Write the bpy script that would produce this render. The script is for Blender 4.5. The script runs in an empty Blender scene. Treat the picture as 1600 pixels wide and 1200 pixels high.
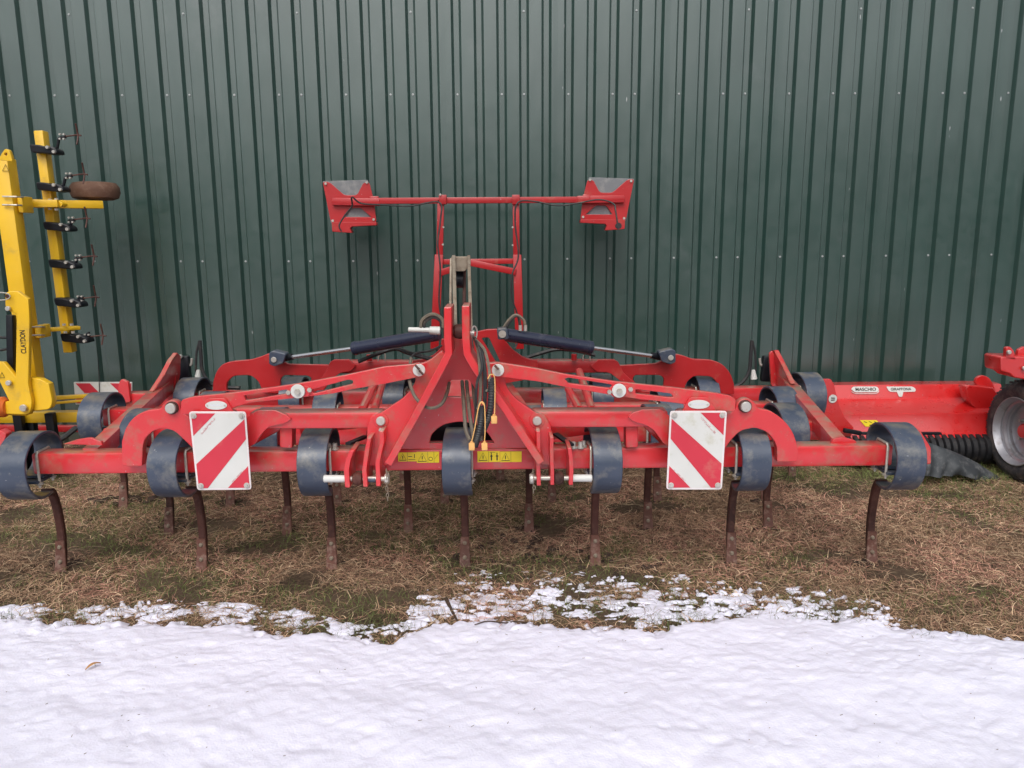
import bpy, bmesh, math, random
import numpy as np
from mathutils import Vector, Matrix, Euler
random.seed(7); RNG = np.random.default_rng(11)
scene = bpy.context.scene
COL = scene.collection
R = math.radians

# ------------------------------------------------------------------ camera
CH = 1.65
cam_d = bpy.data.cameras.new("camera"); cam = bpy.data.objects.new("camera", cam_d); COL.objects.link(cam)
cam_d.sensor_width = 36; cam_d.lens = 1200/1600*36; cam_d.clip_end = 3000; cam_d.clip_start = .05
ROT = (Matrix.Rotation(R(-0.7), 4, 'Z') @ Matrix.Rotation(R(90-10.4), 4, 'X') @ Matrix.Rotation(R(-0.38), 4, 'Z'))
cam.matrix_world = Matrix.Translation((0, 0, CH)) @ ROT
scene.camera = cam

# ------------------------------------------------------------------ world / sun (overcast)
w = bpy.data.worlds.new("World"); scene.world = w; w.use_nodes = True
nt = w.node_tree; nt.nodes.clear()
sky = nt.nodes.new('ShaderNodeTexSky'); sky.sky_type = 'NISHITA'; sky.sun_disc = False
sky.sun_elevation = R(50); sky.sun_rotation = R(188); sky.dust_density = 4; sky.air_density = 1.0; sky.ozone_density = 1
hs = nt.nodes.new('ShaderNodeHueSaturation'); hs.inputs['Saturation'].default_value = .22
bg = nt.nodes.new('ShaderNodeBackground'); bg.inputs['Strength'].default_value = .13
wo = nt.nodes.new('ShaderNodeOutputWorld')
nt.links.new(sky.outputs[0], hs.inputs['Color']); nt.links.new(hs.outputs[0], bg.inputs['Color']); nt.links.new(bg.outputs[0], wo.inputs['Surface'])
sd = bpy.data.lights.new("sun", 'SUN'); sd.energy = .9; sd.angle = R(35); sd.color = (1, .97, .93)
sun = bpy.data.objects.new("sun", sd); COL.objects.link(sun)
# sun stands behind the camera, a little to the left
saz = R(188); sel = R(50)
sdir = Vector((math.sin(saz)*math.cos(sel), math.cos(saz)*math.cos(sel), math.sin(sel)))
sun.rotation_euler = sdir.to_track_quat('Z', 'Y').to_euler()
scene.view_settings.view_transform = 'Standard'; scene.view_settings.look = 'None'
scene.view_settings.exposure = 0.38; scene.view_settings.gamma = 1
scene.render.engine = 'CYCLES'

# ------------------------------------------------------------------ pixel -> world on the plane Y = D
ROT3 = ROT.to_3x3()
def P(px, py, D):
    d = ROT3 @ Vector(((px-800)/1200, (600-py)/1200, -1))
    t = D/d.y
    return Vector((d.x*t, D, CH+d.z*t))
def G(px, py):           # point on the ground
    d = ROT3 @ Vector(((px-800)/1200, (600-py)/1200, -1))
    t = -CH/d.z
    return Vector((d.x*t, d.y*t, 0))

# ------------------------------------------------------------------ materials
def mat(name, base, rough=.5, metal=0, dirt=None, dirt_amt=0, dirt_scale=6, bump=0, bump_scale=40, var=.08,
        coat=0, dust=None, dust_amt=0, spec=.5, scratch=0):
    m = bpy.data.materials.new(name); m.use_nodes = True; t = m.node_tree; N = t.nodes; L = t.links
    b = N['Principled BSDF']; b.inputs['Roughness'].default_value = rough; b.inputs['Metallic'].default_value = metal
    b.inputs['Coat Weight'].default_value = coat; b.inputs['Coat Roughness'].default_value = .25
    b.inputs['Specular IOR Level'].default_value = spec
    geo = N.new('ShaderNodeNewGeometry')
    n1 = N.new('ShaderNodeTexNoise'); n1.inputs['Scale'].default_value = 2.3; n1.inputs['Detail'].default_value = 5
    L.new(geo.outputs['Position'], n1.inputs['Vector'])
    def mix(fac, a, bb):
        x = N.new('ShaderNodeMix'); x.data_type = 'RGBA'
        for s, v in ((x.inputs[0], fac), (x.inputs[6], a), (x.inputs[7], bb)):
            if hasattr(v, 'links'): L.new(v, s)
            else: s.default_value = v if not isinstance(v, tuple) else (*v, 1)
        return x.outputs[2]
    def ramp(src, lo, hi):
        x = N.new('ShaderNodeMapRange'); x.inputs[1].default_value = lo; x.inputs[2].default_value = hi
        L.new(src, x.inputs[0]); return x.outputs[0]
    dark = tuple(c*(1-var*1.5) for c in base); lite = tuple(min(1, c*(1+var)) for c in base)
    c = mix(ramp(n1.outputs[0], .3, .7), dark, lite)
    if dirt:
        n2 = N.new('ShaderNodeTexNoise'); n2.inputs['Scale'].default_value = dirt_scale; n2.inputs['Detail'].default_value = 9; n2.inputs['Roughness'].default_value = .7
        L.new(geo.outputs['Position'], n2.inputs['Vector'])
        f = ramp(n2.outputs[0], .62-.3*dirt_amt, .85-.25*dirt_amt)
        c = mix(f, c, dirt)
    if dust:
        sx = N.new('ShaderNodeSeparateXYZ'); L.new(geo.outputs['Normal'], sx.inputs[0])
        n3 = N.new('ShaderNodeTexNoise'); n3.inputs['Scale'].default_value = 9; n3.inputs['Detail'].default_value = 8
        L.new(geo.outputs['Position'], n3.inputs['Vector'])
        up = ramp(sx.outputs[2], .75, .98)
        mm = N.new('ShaderNodeMath'); mm.operation = 'MULTIPLY'; L.new(up, mm.inputs[0]); L.new(ramp(n3.outputs[0], .58-.4*dust_amt, .72), mm.inputs[1])
        c = mix(mm.outputs[0], c, dust)
    if scratch:
        n4 = N.new('ShaderNodeTexNoise'); n4.inputs['Scale'].default_value = 55; n4.inputs['Detail'].default_value = 3
        L.new(geo.outputs['Position'], n4.inputs['Vector'])
        c = mix(ramp(n4.outputs[0], .72, .76), c, tuple(min(1, .5*x+.22) for x in base))
    L.new(c, b.inputs['Base Color'])
    nr = N.new('ShaderNodeTexNoise'); nr.inputs['Scale'].default_value = 14; nr.inputs['Detail'].default_value = 6
    L.new(geo.outputs['Position'], nr.inputs['Vector'])
    mr = N.new('ShaderNodeMapRange'); mr.inputs[1].default_value = .3; mr.inputs[2].default_value = .7
    mr.inputs[3].default_value = max(0, rough-.07); mr.inputs[4].default_value = min(1, rough+.12)
    L.new(nr.outputs[0], mr.inputs[0]); L.new(mr.outputs[0], b.inputs['Roughness'])
    if bump:
        nb = N.new('ShaderNodeTexNoise'); nb.inputs['Scale'].default_value = bump_scale; nb.inputs['Detail'].default_value = 6
        L.new(geo.outputs['Position'], nb.inputs['Vector'])
        bp = N.new('ShaderNodeBump'); bp.inputs['Strength'].default_value = 1; bp.inputs['Distance'].default_value = bump
        L.new(nb.outputs[0], bp.inputs['Height']); L.new(bp.outputs[0], b.inputs['Normal'])
    return m

SOIL = (.22, .15, .10)
M = dict(
    red=mat('red_paint', (.60, .021, .027), .36, dirt=(.32, .14, .09), dirt_amt=.40, dirt_scale=8, dust=(.30, .22, .15), dust_amt=.55, coat=.75, spec=.55, bump=.0008, bump_scale=25, scratch=1),
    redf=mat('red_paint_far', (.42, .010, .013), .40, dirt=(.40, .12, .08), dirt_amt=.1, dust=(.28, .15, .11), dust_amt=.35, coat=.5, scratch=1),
    mred=mat('mulcher_red_paint', (.58, .011, .011), .30, dirt=(.35, .08, .05), dirt_amt=.05, coat=1.0, spec=.8, scratch=1),
    spring=mat('blue_grey_spring_steel', (.040, .056, .090), .42, dirt=(.17, .165, .15), dirt_amt=.42, dirt_scale=11, bump=.0008, bump_scale=60, coat=.3, dust=(.2, .17, .13), dust_amt=.3, scratch=1, var=.15),
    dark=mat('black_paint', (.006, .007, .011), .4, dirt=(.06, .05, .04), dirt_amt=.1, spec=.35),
    rust=mat('rusty_steel', (.070, .021, .015), .62, dirt=(.12, .05, .032), dirt_amt=.45, dirt_scale=22, bump=.002, bump_scale=70, var=.4),
    share=mat('worn_share_steel', (.14, .055, .038), .55, dirt=(.30, .20, .16), dirt_amt=.42, dirt_scale=30, bump=.002, bump_scale=60, var=.3),
    zinc=mat('zinc_plated', (.55, .52, .46), .38, metal=.55, dirt=(.28, .18, .11), dirt_amt=.35, dirt_scale=30),
    bright=mat('bright_bolt', (.52, .50, .46), .35, metal=.4, dirt=(.4, .3, .2), dirt_amt=.2, dirt_scale=40),
    chrome=mat('chrome_rod', (.75, .75, .76), .14, metal=1),
    navy=mat('cylinder_navy', (.012, .017, .042), .3, dirt=(.1, .1, .12), dirt_amt=.15, coat=.5, scratch=1),
    white=mat('white_sheet', (.60, .60, .57), .42, dirt=(.42, .40, .28), dirt_amt=.18, dirt_scale=9),
    whiterim=mat('white_border', (.70, .64, .63), .4),
    signred=mat('sign_red', (.54, .028, .050), .4, dirt=(.5, .2, .15), dirt_amt=.08),
    yellow=mat('yellow_paint', (.80, .48, .012), .38, dirt=(.45, .28, .06), dirt_amt=.15, coat=.35, dust=(.4, .3, .15), dust_amt=.3, scratch=1),
    sticker=mat('sticker_yellow', (.86, .66, .02), .45, dirt=(.55, .40, .1), dirt_amt=.05, dirt_scale=25),
    black=mat('black_ink', (.02, .018, .015), .6),
    hose=mat('black_rubber', (.02, .02, .022), .55, dirt=(.12, .10, .07), dirt_amt=.3, dirt_scale=20),
    dusty=mat('dusty_hose', (.13, .11, .085), .7, dirt=(.25, .20, .14), dirt_amt=.5, dirt_scale=20),
    orange=mat('orange_cap', (.70, .38, .12), .5, dirt=(.5, .3, .15), dirt_amt=.3, dirt_scale=30),
    tyre=mat('tyre_rubber', (.034, .034, .040), .72, dirt=(.15, .125, .11), dirt_amt=.6, dirt_scale=14, bump=.001),
    browntyre=mat('muddy_small_tyre', (.13, .065, .040), .75, dirt=(.22, .13, .09), dirt_amt=.4, dirt_scale=18, bump=.002),
    silver=mat('silver_rim', (.42, .42, .45), .42, metal=.6, dirt=(.22, .18, .16), dirt_amt=.35, dirt_scale=14),
    greyboard=mat('grey_board_back', (.17, .18, .19), .5, dirt=(.3, .3, .28), dirt_amt=.5, dirt_scale=12),
    rubber=mat('grey_rubber_sheet', (.035, .040, .045), .6, dirt=(.2, .2, .2), dirt_amt=.35, dirt_scale=9, bump=.003, bump_scale=20),
    worn=mat('worn_bare_steel', (.30, .25, .19), .5, metal=.3, dirt=(.14, .08, .05), dirt_amt=.5, dirt_scale=18, bump=.001),
    twig=mat('twig_bark', (.06, .035, .022), .8, bump=.003),
    leaf=mat('dry_leaf', (.42, .22, .08), .7, bump=.002),
    violet=mat('label_print', (.62, .64, .72), .5),
)

# ------------------------------------------------------------------ mesh helpers
def smooth(pts, n=6, closed=False):
    pts = [Vector(p) for p in pts]
    if len(pts) < 3: return pts
    out = []; m = len(pts)
    rng = range(m if closed else m-1)
    for i in rng:
        p0 = pts[(i-1) % m] if (closed or i > 0) else pts[0]*2-pts[1]
        p1 = pts[i]; p2 = pts[(i+1) % m]
        p3 = pts[(i+2) % m] if (closed or i+2 < m) else p2*2-p1
        for k in range(n):
            t = k/n
            out.append(.5*((2*p1)+(p2-p0)*t+(2*p0-5*p1+4*p2-p3)*t*t+(3*p1-p0-3*p2+p3)*t**3))
    if not closed: out.append(pts[-1])
    return out

def frame(d):
    d = d.normalized(); up = Vector((0, 0, 1)) if abs(d.z) < .95 else Vector((0, 1, 0))
    s = d.cross(up).normalized(); u = s.cross(d).normalized()
    return d, s, u

class MB:
    def __init__(s): s.bm = bmesh.new()
    def bar(s, a, b, wd, h, bev=.004):
        a, b = Vector(a), Vector(b); d, sd_, u = frame(b-a)
        bm = bmesh.new(); vs = []
        for q in (a, b):
            for x, z in ((-1, -1), (1, -1), (1, 1), (-1, 1)): vs.append(bm.verts.new(q+sd_*x*wd/2+u*z*h/2))
        for f in ((3, 2, 1, 0), (4, 5, 6, 7), (0, 1, 5, 4), (1, 2, 6, 5), (2, 3, 7, 6), (3, 0, 4, 7)): bm.faces.new([vs[i] for i in f])
        if bev: bmesh.ops.bevel(bm, geom=bm.edges[:], offset=min(bev, wd*.3, h*.3), segments=2, affect='EDGES', profile=.5)
        s._take(bm); return s
    def box(s, c, size, bev=.003):
        c = Vector(c); return s.bar(c-Vector((size[0]/2, 0, 0)), c+Vector((size[0]/2, 0, 0)), size[1], size[2], bev)
    def tube(s, pts, r, seg=8, sm=6, rib=0, closed=False):
        pts = smooth(pts, sm, closed) if sm else [Vector(p) for p in pts]
        rr = r if callable(r) else (lambda t: r)
        rings = []; n = len(pts); prev = None
        for i, p in enumerate(pts):
            if closed: d = (pts[(i+1) % n]-pts[i-1])
            else: d = (pts[min(i+1, n-1)]-pts[max(i-1, 0)])
            d = d.normalized()
            if prev is None: _, a, b = frame(d)
            else:
                a = (prev-d*prev.dot(d)).normalized(); b = a.cross(d).normalized()
            prev = a; q = rr(i/max(1, n-1))
            if rib and i % 2: q *= 1-rib
            rings.append([s.bm.verts.new(p+(a*math.cos(2*math.pi*k/seg)+b*math.sin(2*math.pi*k/seg))*q) for k in range(seg)])
        for i in range(n if closed else n-1):
            A, B = rings[i], rings[(i+1) % n]
            for k in range(seg): s.bm.faces.new((A[k], A[(k+1) % seg], B[(k+1) % seg], B[k]))
        if not closed:
            s.bm.faces.new(rings[0][::-1]); s.bm.faces.new(rings[-1])
        return s
    def cyl(s, a, b, r, r2=None, seg=20, bev=.0):
        a, b = Vector(a), Vector(b); r2 = r if r2 is None else r2
        L = (b-a).length; e = min(bev, L*.3)
        if e: pr = [(0, r-e), (e/L, r), (1-e/L, r2), (1, r2-e)]
        else: pr = [(0, r), (1, r2)]
        return s.lathe(a, b-a, [(t*L, q) for t, q in pr], seg)
    def lathe(s, o, axis, prof, seg=32, cap=True):
        o = Vector(o); d, a, b = frame(Vector(axis)); rings = []
        for t, q in prof:
            if q <= 1e-6: rings.append([s.bm.verts.new(o+d*t)]); continue
            rings.append([s.bm.verts.new(o+d*t+(a*math.cos(2*math.pi*k/seg)+b*math.sin(2*math.pi*k/seg))*q) for k in range(seg)])
        for A, B in zip(rings, rings[1:]):
            for k in range(seg):
                q = [A[k % len(A)], A[(k+1) % len(A)], B[(k+1) % len(B)], B[k % len(B)]]
                f = []
                for v in q:
                    if v not in f: f.append(v)
                if len(f) > 2: s.bm.faces.new(f)
        if cap and len(rings[0]) > 1: s.bm.faces.new(rings[0][::-1])
        if cap and len(rings[-1]) > 1: s.bm.faces.new(rings[-1])
        return s
    def ribbon(s, pts, wid, th, ch=.0025):
        """strap swept along pts, wide along X"""
        n = len(pts); rings = []
        for i, p in enumerate(pts):
            d = (pts[min(i+1, n-1)]-pts[max(i-1, 0)]).normalized()
            nn = Vector((1, 0, 0)).cross(d).normalized()
            hw = (wid(i/(n-1)) if callable(wid) else wid)/2; h = (th(i/(n-1)) if callable(th) else th)/2
            r = []
            for x, z in ((-hw+ch, -h), (hw-ch, -h), (hw, -h+ch), (hw, h-ch), (hw-ch, h), (-hw+ch, h), (-hw, h-ch), (-hw, -h+ch)):
                r.append(s.bm.verts.new(p+Vector((x, 0, 0))+nn*z))
            rings.append(r)
        for A, B in zip(rings, rings[1:]):
            for k in range(8): s.bm.faces.new((A[k], A[(k+1) % 8], B[(k+1) % 8], B[k]))
        s.bm.faces.new(rings[0][::-1]); s.bm.faces.new(rings[-1]); return s
    def poly(s, loop, D, th):
        """prism from a convex-ish loop of world points on plane Y=D"""
        me = plate_mesh([[(p.x, p.z) for p in loop]], D, th, 0); s.mesh(me); return s
    def plate(s, loops, D, th, bev=.002, rad=0):
        s.mesh(plate_mesh([[(q.x, q.z) for q in (P(x, y, D) for x, y in rnd(l, rad))] for l in loops], D, th, bev)); return s
    def mesh(s, me): s.bm.from_mesh(me); bpy.data.meshes.remove(me)
    def _take(s, bm):
        me = bpy.data.meshes.new('tmp'); bm.to_mesh(me); bm.free(); s.mesh(me)
    def build(s, name, m, parent=None, origin=None, ang=35):
        bmesh.ops.recalc_face_normals(s.bm, faces=s.bm.faces[:])
        me = bpy.data.meshes.new(name)
        if origin is not None: bmesh.ops.translate(s.bm, verts=s.bm.verts[:], vec=-Vector(origin))
        s.bm.to_mesh(me); s.bm.free()
        me.materials.append(M[m] if isinstance(m, str) else m)
        me.shade_smooth(); me.set_sharp_from_angle(angle=R(ang))
        o = bpy.data.objects.new(name, me); COL.objects.link(o)
        if origin is not None: o.location = origin
        if parent is not None: adopt(o, parent)
        return o

def world_loc(o):
    m = Matrix.Translation(o.location)
    while o.parent:
        m = Matrix.Translation(o.parent.location) @ o.matrix_parent_inverse @ m; o = o.parent
    return m
def adopt(o, parent):
    o.parent = parent; o.matrix_parent_inverse = world_loc(parent).inverted()

def rnd(poly, rad=0):
    """round the corners of a pixel polygon; a vertex may carry its own radius"""
    out = []; n = len(poly)
    for i in range(n):
        p = Vector(poly[i][:2]); r = poly[i][2] if len(poly[i]) > 2 else rad
        a = Vector(poly[i-1][:2]); b = Vector(poly[(i+1) % n][:2])
        la, lb = (a-p).length, (b-p).length
        r = min(r, la*.49, lb*.49)
        if r < .4: out.append((p.x, p.y)); continue
        s_, e_ = p+(a-p).normalized()*r, p+(b-p).normalized()*r
        k = 4 if r < 8 else 8
        for j in range(k+1):
            t = j/k; q = s_*(1-t)**2+p*2*t*(1-t)+e_*t*t; out.append((q.x, q.y))
    return out

def plate_mesh(loops, D, th, bev=.002):
    cu = bpy.data.curves.new('c', 'CURVE'); cu.dimensions = '2D'; cu.fill_mode = 'BOTH'
    cu.extrude = max(th/2-bev, 1e-4); cu.bevel_depth = bev; cu.bevel_resolution = 1 if bev else 0; cu.offset = -bev
    for lp in loops:
        sp = cu.splines.new('POLY'); sp.points.add(len(lp)-1); sp.use_cyclic_u = True
        for q, (x, z) in zip(sp.points, lp): q.co = (x, z, 0, 1)
    o = bpy.data.objects.new('c', cu); me = bpy.data.meshes.new_from_object(o)
    bpy.data.objects.remove(o); bpy.data.curves.remove(cu)
    me.transform(Matrix.Translation((0, D+th/2, 0)) @ Matrix.Rotation(R(90), 4, 'X'))
    return me

def plate(name, loops, D, th, m, parent, bev=.003, rad=0):
    """flat plate whose front face stands at Y = D"""
    b = MB(); b.plate(loops, D, th, bev, rad); return b.build(name, m, parent)

def text_mesh(txt, size, mtx, depth=.0006):
    cu = bpy.data.curves.new('t', 'FONT'); cu.body = txt; cu.size = size; cu.extrude = depth; cu.align_x = 'CENTER'; cu.align_y = 'CENTER'
    cu.offset = size*.012
    o = bpy.data.objects.new('t', cu); me = bpy.data.meshes.new_from_object(o)
    bpy.data.objects.remove(o); bpy.data.curves.remove(cu)
    me.transform(mtx); return me
def lettering(name, txt, wid, centre, rot_deg, m, parent, squeeze=1.0, bold=0):
    cu = bpy.data.curves.new('t', 'FONT'); cu.body = txt; cu.size = 1; o = bpy.data.objects.new('t', cu)
    me = bpy.data.meshes.new_from_object(o); xs = [v.co.x for v in me.vertices]; ww = max(xs)-min(xs)
    bpy.data.objects.remove(o); bpy.data.curves.remove(cu); bpy.data.meshes.remove(me)
    s_ = wid/ww
    mt = (Matrix.Translation(centre) @ Matrix.Rotation(R(90), 4, 'X') @ Matrix.Rotation(R(rot_deg), 4, 'Z') @ Matrix.Diagonal((1, squeeze, 1, 1)))
    b = MB(); b.mesh(text_mesh(txt, s_, mt)); return b.build(name, m, parent)

def empty(name, loc, label=None, cat=None, group=None):
    o = bpy.data.objects.new(name, None); COL.objects.link(o); o.location = loc; o.empty_display_size = .1
    if label: o['label'] = label; o['category'] = cat
    if group: o['group'] = group
    return o
def tag(o, label=None, cat=None, group=None, kind=None):
    for k, v in (('label', label), ('category', cat), ('group', group), ('kind', kind)):
        if v: o[k] = v
    return o

# ------------------------------------------------------------------ numpy noise
def vnoise(x, y, seed=0):
    xi = np.floor(x).astype(np.int64); yi = np.floor(y).astype(np.int64); fx = x-xi; fy = y-yi
    fx = fx*fx*(3-2*fx); fy = fy*fy*(3-2*fy)
    def h(a, b):
        n = (a*374761393+b*668265263+seed*974711) & 0x7fffffff
        n = ((n ^ (n >> 13))*1274126177) & 0x7fffffff
        n = (n ^ (n >> 16)) & 0xffff
        return n/65535.0
    return (h(xi, yi)*(1-fx)+h(xi+1, yi)*fx)*(1-fy)+(h(xi, yi+1)*(1-fx)+h(xi+1, yi+1)*fx)*fy
def fbm(x, y, o=4, seed=0, g=.5):
    v = 0; a = 1; s = 0
    for i in range(o):
        v = v+a*vnoise(x*2**i+i*17.3, y*2**i+i*5.1, seed+i); s += a; a *= g
    return v/s
def sstep(a, b, x): t = np.clip((x-a)/(b-a), 0, 1); return t*t*(3-2*t)

def np_mesh(name, co, faces_flat, nper, m, smooth_=True, col=None):
    me = bpy.data.meshes.new(name); nf = len(faces_flat)//nper
    me.vertices.add(len(co)); me.vertices.foreach_set('co', co.astype(np.float32).ravel())
    me.loops.add(len(faces_flat)); me.loops.foreach_set('vertex_index', faces_flat.astype(np.int32))
    me.polygons.add(nf); me.polygons.foreach_set('loop_start', np.arange(0, nf*nper, nper, dtype=np.int32))
    me.polygons.foreach_set('use_smooth', np.full(nf, smooth_))
    me.update(calc_edges=True)
    if col is not None:
        at = me.color_attributes.new('tint', 'FLOAT_COLOR', 'POINT'); at.data.foreach_set('color', col.astype(np.float32).ravel())
    me.materials.append(m); o = bpy.data.objects.new(name, me); COL.objects.link(o); return o
def grid(name, xs, ys, zf, m):
    X, Y = np.meshgrid(xs, ys); Z = zf(X, Y); co = np.stack([X, Y, Z], -1).reshape(-1, 3)
    nx, ny = len(xs), len(ys); i = (np.arange(ny-1)[:, None]*nx+np.arange(nx-1)[None, :]).ravel()
    f = np.stack([i, i+1, i+nx+1, i+nx], -1).ravel()
    return np_mesh(name, co, f, 4, m)

# ------------------------------------------------------------------ wall of profiled sheet
DW = 6.3
WX0 = P(212, 407, DW).x; PITCH = (P(1553, 397, DW).x-WX0)/40
WD = .034
def wallmat():
    m = mat('green_coated_steel', (.015, .050, .040), .36, dirt=(.06, .085, .08), dirt_amt=.12, dirt_scale=1.6, var=.07, spec=.7, coat=1.0)
    m.node_tree.nodes['Principled BSDF'].inputs['Coat IOR'].default_value = 1.72; m.node_tree.nodes['Principled BSDF'].inputs['Coat Roughness'].default_value = .26
    t = m.node_tree; N = t.nodes; L = t.links; b = N['Principled BSDF']; geo = N.new('ShaderNodeNewGeometry')
    mp = N.new('ShaderNodeVectorMath'); mp.operation = 'MULTIPLY'; mp.inputs[1].default_value = (3.2, 1, .9)
    L.new(geo.outputs['Position'], mp.inputs[0])
    n = N.new('ShaderNodeTexNoise'); n.inputs['Scale'].default_value = 1.0; n.inputs['Detail'].default_value = 2; L.new(mp.outputs[0], n.inputs['Vector'])
    bp = N.new('ShaderNodeBump'); bp.inputs['Strength'].default_value = 1; bp.inputs['Distance'].default_value = .012; L.new(n.outputs[0], bp.inputs['Height']); L.new(bp.outputs[0], b.inputs['Normal'])
    L.new(bp.outputs[0], b.inputs['Coat Normal'])
    # scuffs: short pale vertical scratches
    src = b.inputs['Base Color'].links[0].from_socket
    # water streaks and a mud-splashed foot
    ms = N.new('ShaderNodeVectorMath'); ms.operation = 'MULTIPLY'; ms.inputs[1].default_value = (11, 1, .35); L.new(geo.outputs['Position'], ms.inputs[0])
    ns = N.new('ShaderNodeTexNoise'); ns.inputs['Scale'].default_value = 1; ns.inputs['Detail'].default_value = 4; L.new(ms.outputs[0], ns.inputs['Vector'])
    r1 = N.new('ShaderNodeMapRange'); r1.inputs[1].default_value = .42; r1.inputs[2].default_value = .72; r1.inputs[4].default_value = .55; L.new(ns.outputs[0], r1.inputs[0])
    x1 = N.new('ShaderNodeMix'); x1.data_type = 'RGBA'; L.new(r1.outputs[0], x1.inputs[0]); L.new(src, x1.inputs[6]); x1.inputs[7].default_value = (.026, .060, .050, 1)
    sz = N.new('ShaderNodeSeparateXYZ'); L.new(geo.outputs['Position'], sz.inputs[0])
    nm = N.new('ShaderNodeTexNoise'); nm.inputs['Scale'].default_value = 30; nm.inputs['Detail'].default_value = 6; L.new(geo.outputs['Position'], nm.inputs['Vector'])
    r2 = N.new('ShaderNodeMapRange'); r2.inputs[1].default_value = .55; r2.inputs[2].default_value = .05; L.new(sz.outputs[2], r2.inputs[0])
    m3 = N.new('ShaderNodeMath'); m3.operation = 'MULTIPLY'; L.new(r2.outputs[0], m3.inputs[0]); L.new(nm.outputs[0], m3.inputs[1])
    x2 = N.new('ShaderNodeMix'); x2.data_type = 'RGBA'; L.new(m3.outputs[0], x2.inputs[0]); L.new(x1.outputs[2], x2.inputs[6]); x2.inputs[7].default_value = (.09, .07, .05, 1)
    src = x2.outputs[2]
    m2 = N.new('ShaderNodeVectorMath'); m2.operation = 'MULTIPLY'; m2.inputs[1].default_value = (42, 1, 9); L.new(geo.outputs['Position'], m2.inputs[0])
    n2 = N.new('ShaderNodeTexNoise'); n2.inputs['Scale'].default_value = 1; n2.inputs['Detail'].default_value = 1; L.new(m2.outputs[0], n2.inputs['Vector'])
    mr = N.new('ShaderNodeMapRange'); mr.inputs[1].default_value = .815; mr.inputs[2].default_value = .86; L.new(n2.outputs[0], mr.inputs[0])
    x = N.new('ShaderNodeMix'); x.data_type = 'RGBA'; L.new(mr.outputs[0], x.inputs[0]); L.new(src, x.inputs[6]); x.inputs[7].default_value = (.4, .42, .42, 1)
    L.new(x.outputs[2], b.inputs['Base Color'])
    return m
M['wall'] = wallmat()
wall = empty('shed_wall', (0, DW, 0), 'dark green wall of upright ribbed metal sheets standing behind all the machines', 'wall')
xs = []; ds = []
k0, k1 = -22, 66
for k in range(k0, k1):
    c = WX0+k*PITCH; p = PITCH
    for dx, dd in ((-.5, 0), (-.225, 0), (-.213, .003), (-.125, WD-.002), (-.115, WD), (.115, WD), (.125, WD-.002), (.213, .003), (.225, 0), (.30, 0), (.301, -.0014 if k % 5 == 4 else 0)):
        xs.append(c+dx*p); ds.append(dd)
xs = np.array(xs); ds = np.array(ds); zs = np.array([-.1, .6, 1.2, 1.8, 2.4, 3.0, 3.6, 4.4])
co = np.concatenate([np.stack([xs, DW+ds, np.full_like(xs, z)], -1) for z in zs]); nx = len(xs)
i = (np.arange(len(zs)-1)[:, None]*nx+np.arange(nx-1)[None, :]).ravel()
o = np_mesh('sheet_cladding', co, np.stack([i, i+1, i+nx+1, i+nx], -1).ravel(), 4, M['wall'], False); adopt(o, wall)
proto = None
def screw(px, py, k):
    global proto
    x = WX0+k*PITCH; z = P(px, py, DW).z
    if proto is None:
        b = MB(); b.cyl((0, 0, 0), (0, -.006, 0), .0062, seg=6); b.cyl((0, .001, 0), (0, -.002, 0), .0085, seg=12)
        proto = b.build('screw', mat('screw_head', (.42, .44, .44), .5, metal=.3)); o = proto
    else:
        o = proto.copy(); COL.objects.link(o)
    o.location = (x, DW+WD, z); adopt(o, wall)
for k in range(-8, 52):
    if k % 5 in (0, 2, 3):
        pxx = 212+33.525*k
        if -20 < pxx < 1620:
            screw(pxx, 408.5-10.5*max(0, (pxx-500)/1050), k)
            screw(pxx, 148-4*(pxx/1600), k)
    if k % 5 == 3: screw(212+33.5*k, 20-10*k/40, k)
# a flat flashing behind the sheets keeps the wall a closed body
b = MB(); b.box(((WX0+20*PITCH), DW+.09, 2.15), (88*PITCH, .06, 4.5)); b.build('inner_lining', 'dark', wall)

# ------------------------------------------------------------------ ground
def ground_z(x, y):
    return .022*(fbm(x*3, y*3, 4, 3)-.5)+.014*(fbm(x*16, y*16, 3, 9)-.5)
def groundmat():
    m = mat('bare_soil', (.085, .058, .040), .95, dirt=(.13, .095, .06), dirt_amt=.5, dirt_scale=30, bump=.01, bump_scale=45, var=.3, spec=.1)
    return m
gx = np.unique(np.concatenate([np.linspace(-600, -8, 18), np.linspace(-8, -4.2, 20), np.linspace(-4.2, 4.2, 420), np.linspace(4.2, 8, 20), np.linspace(8, 600, 18)]))
gy = np.unique(np.concatenate([np.linspace(-600, -10, 14), np.linspace(-10, 1.5, 20), np.linspace(1.5, 6.6, 255), np.linspace(6.6, 10, 5), np.linspace(10, 600, 10)]))
g = grid('ground', gx, gy, lambda X, Y: ground_z(X, Y), groundmat()); tag(g, kind='structure')

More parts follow.
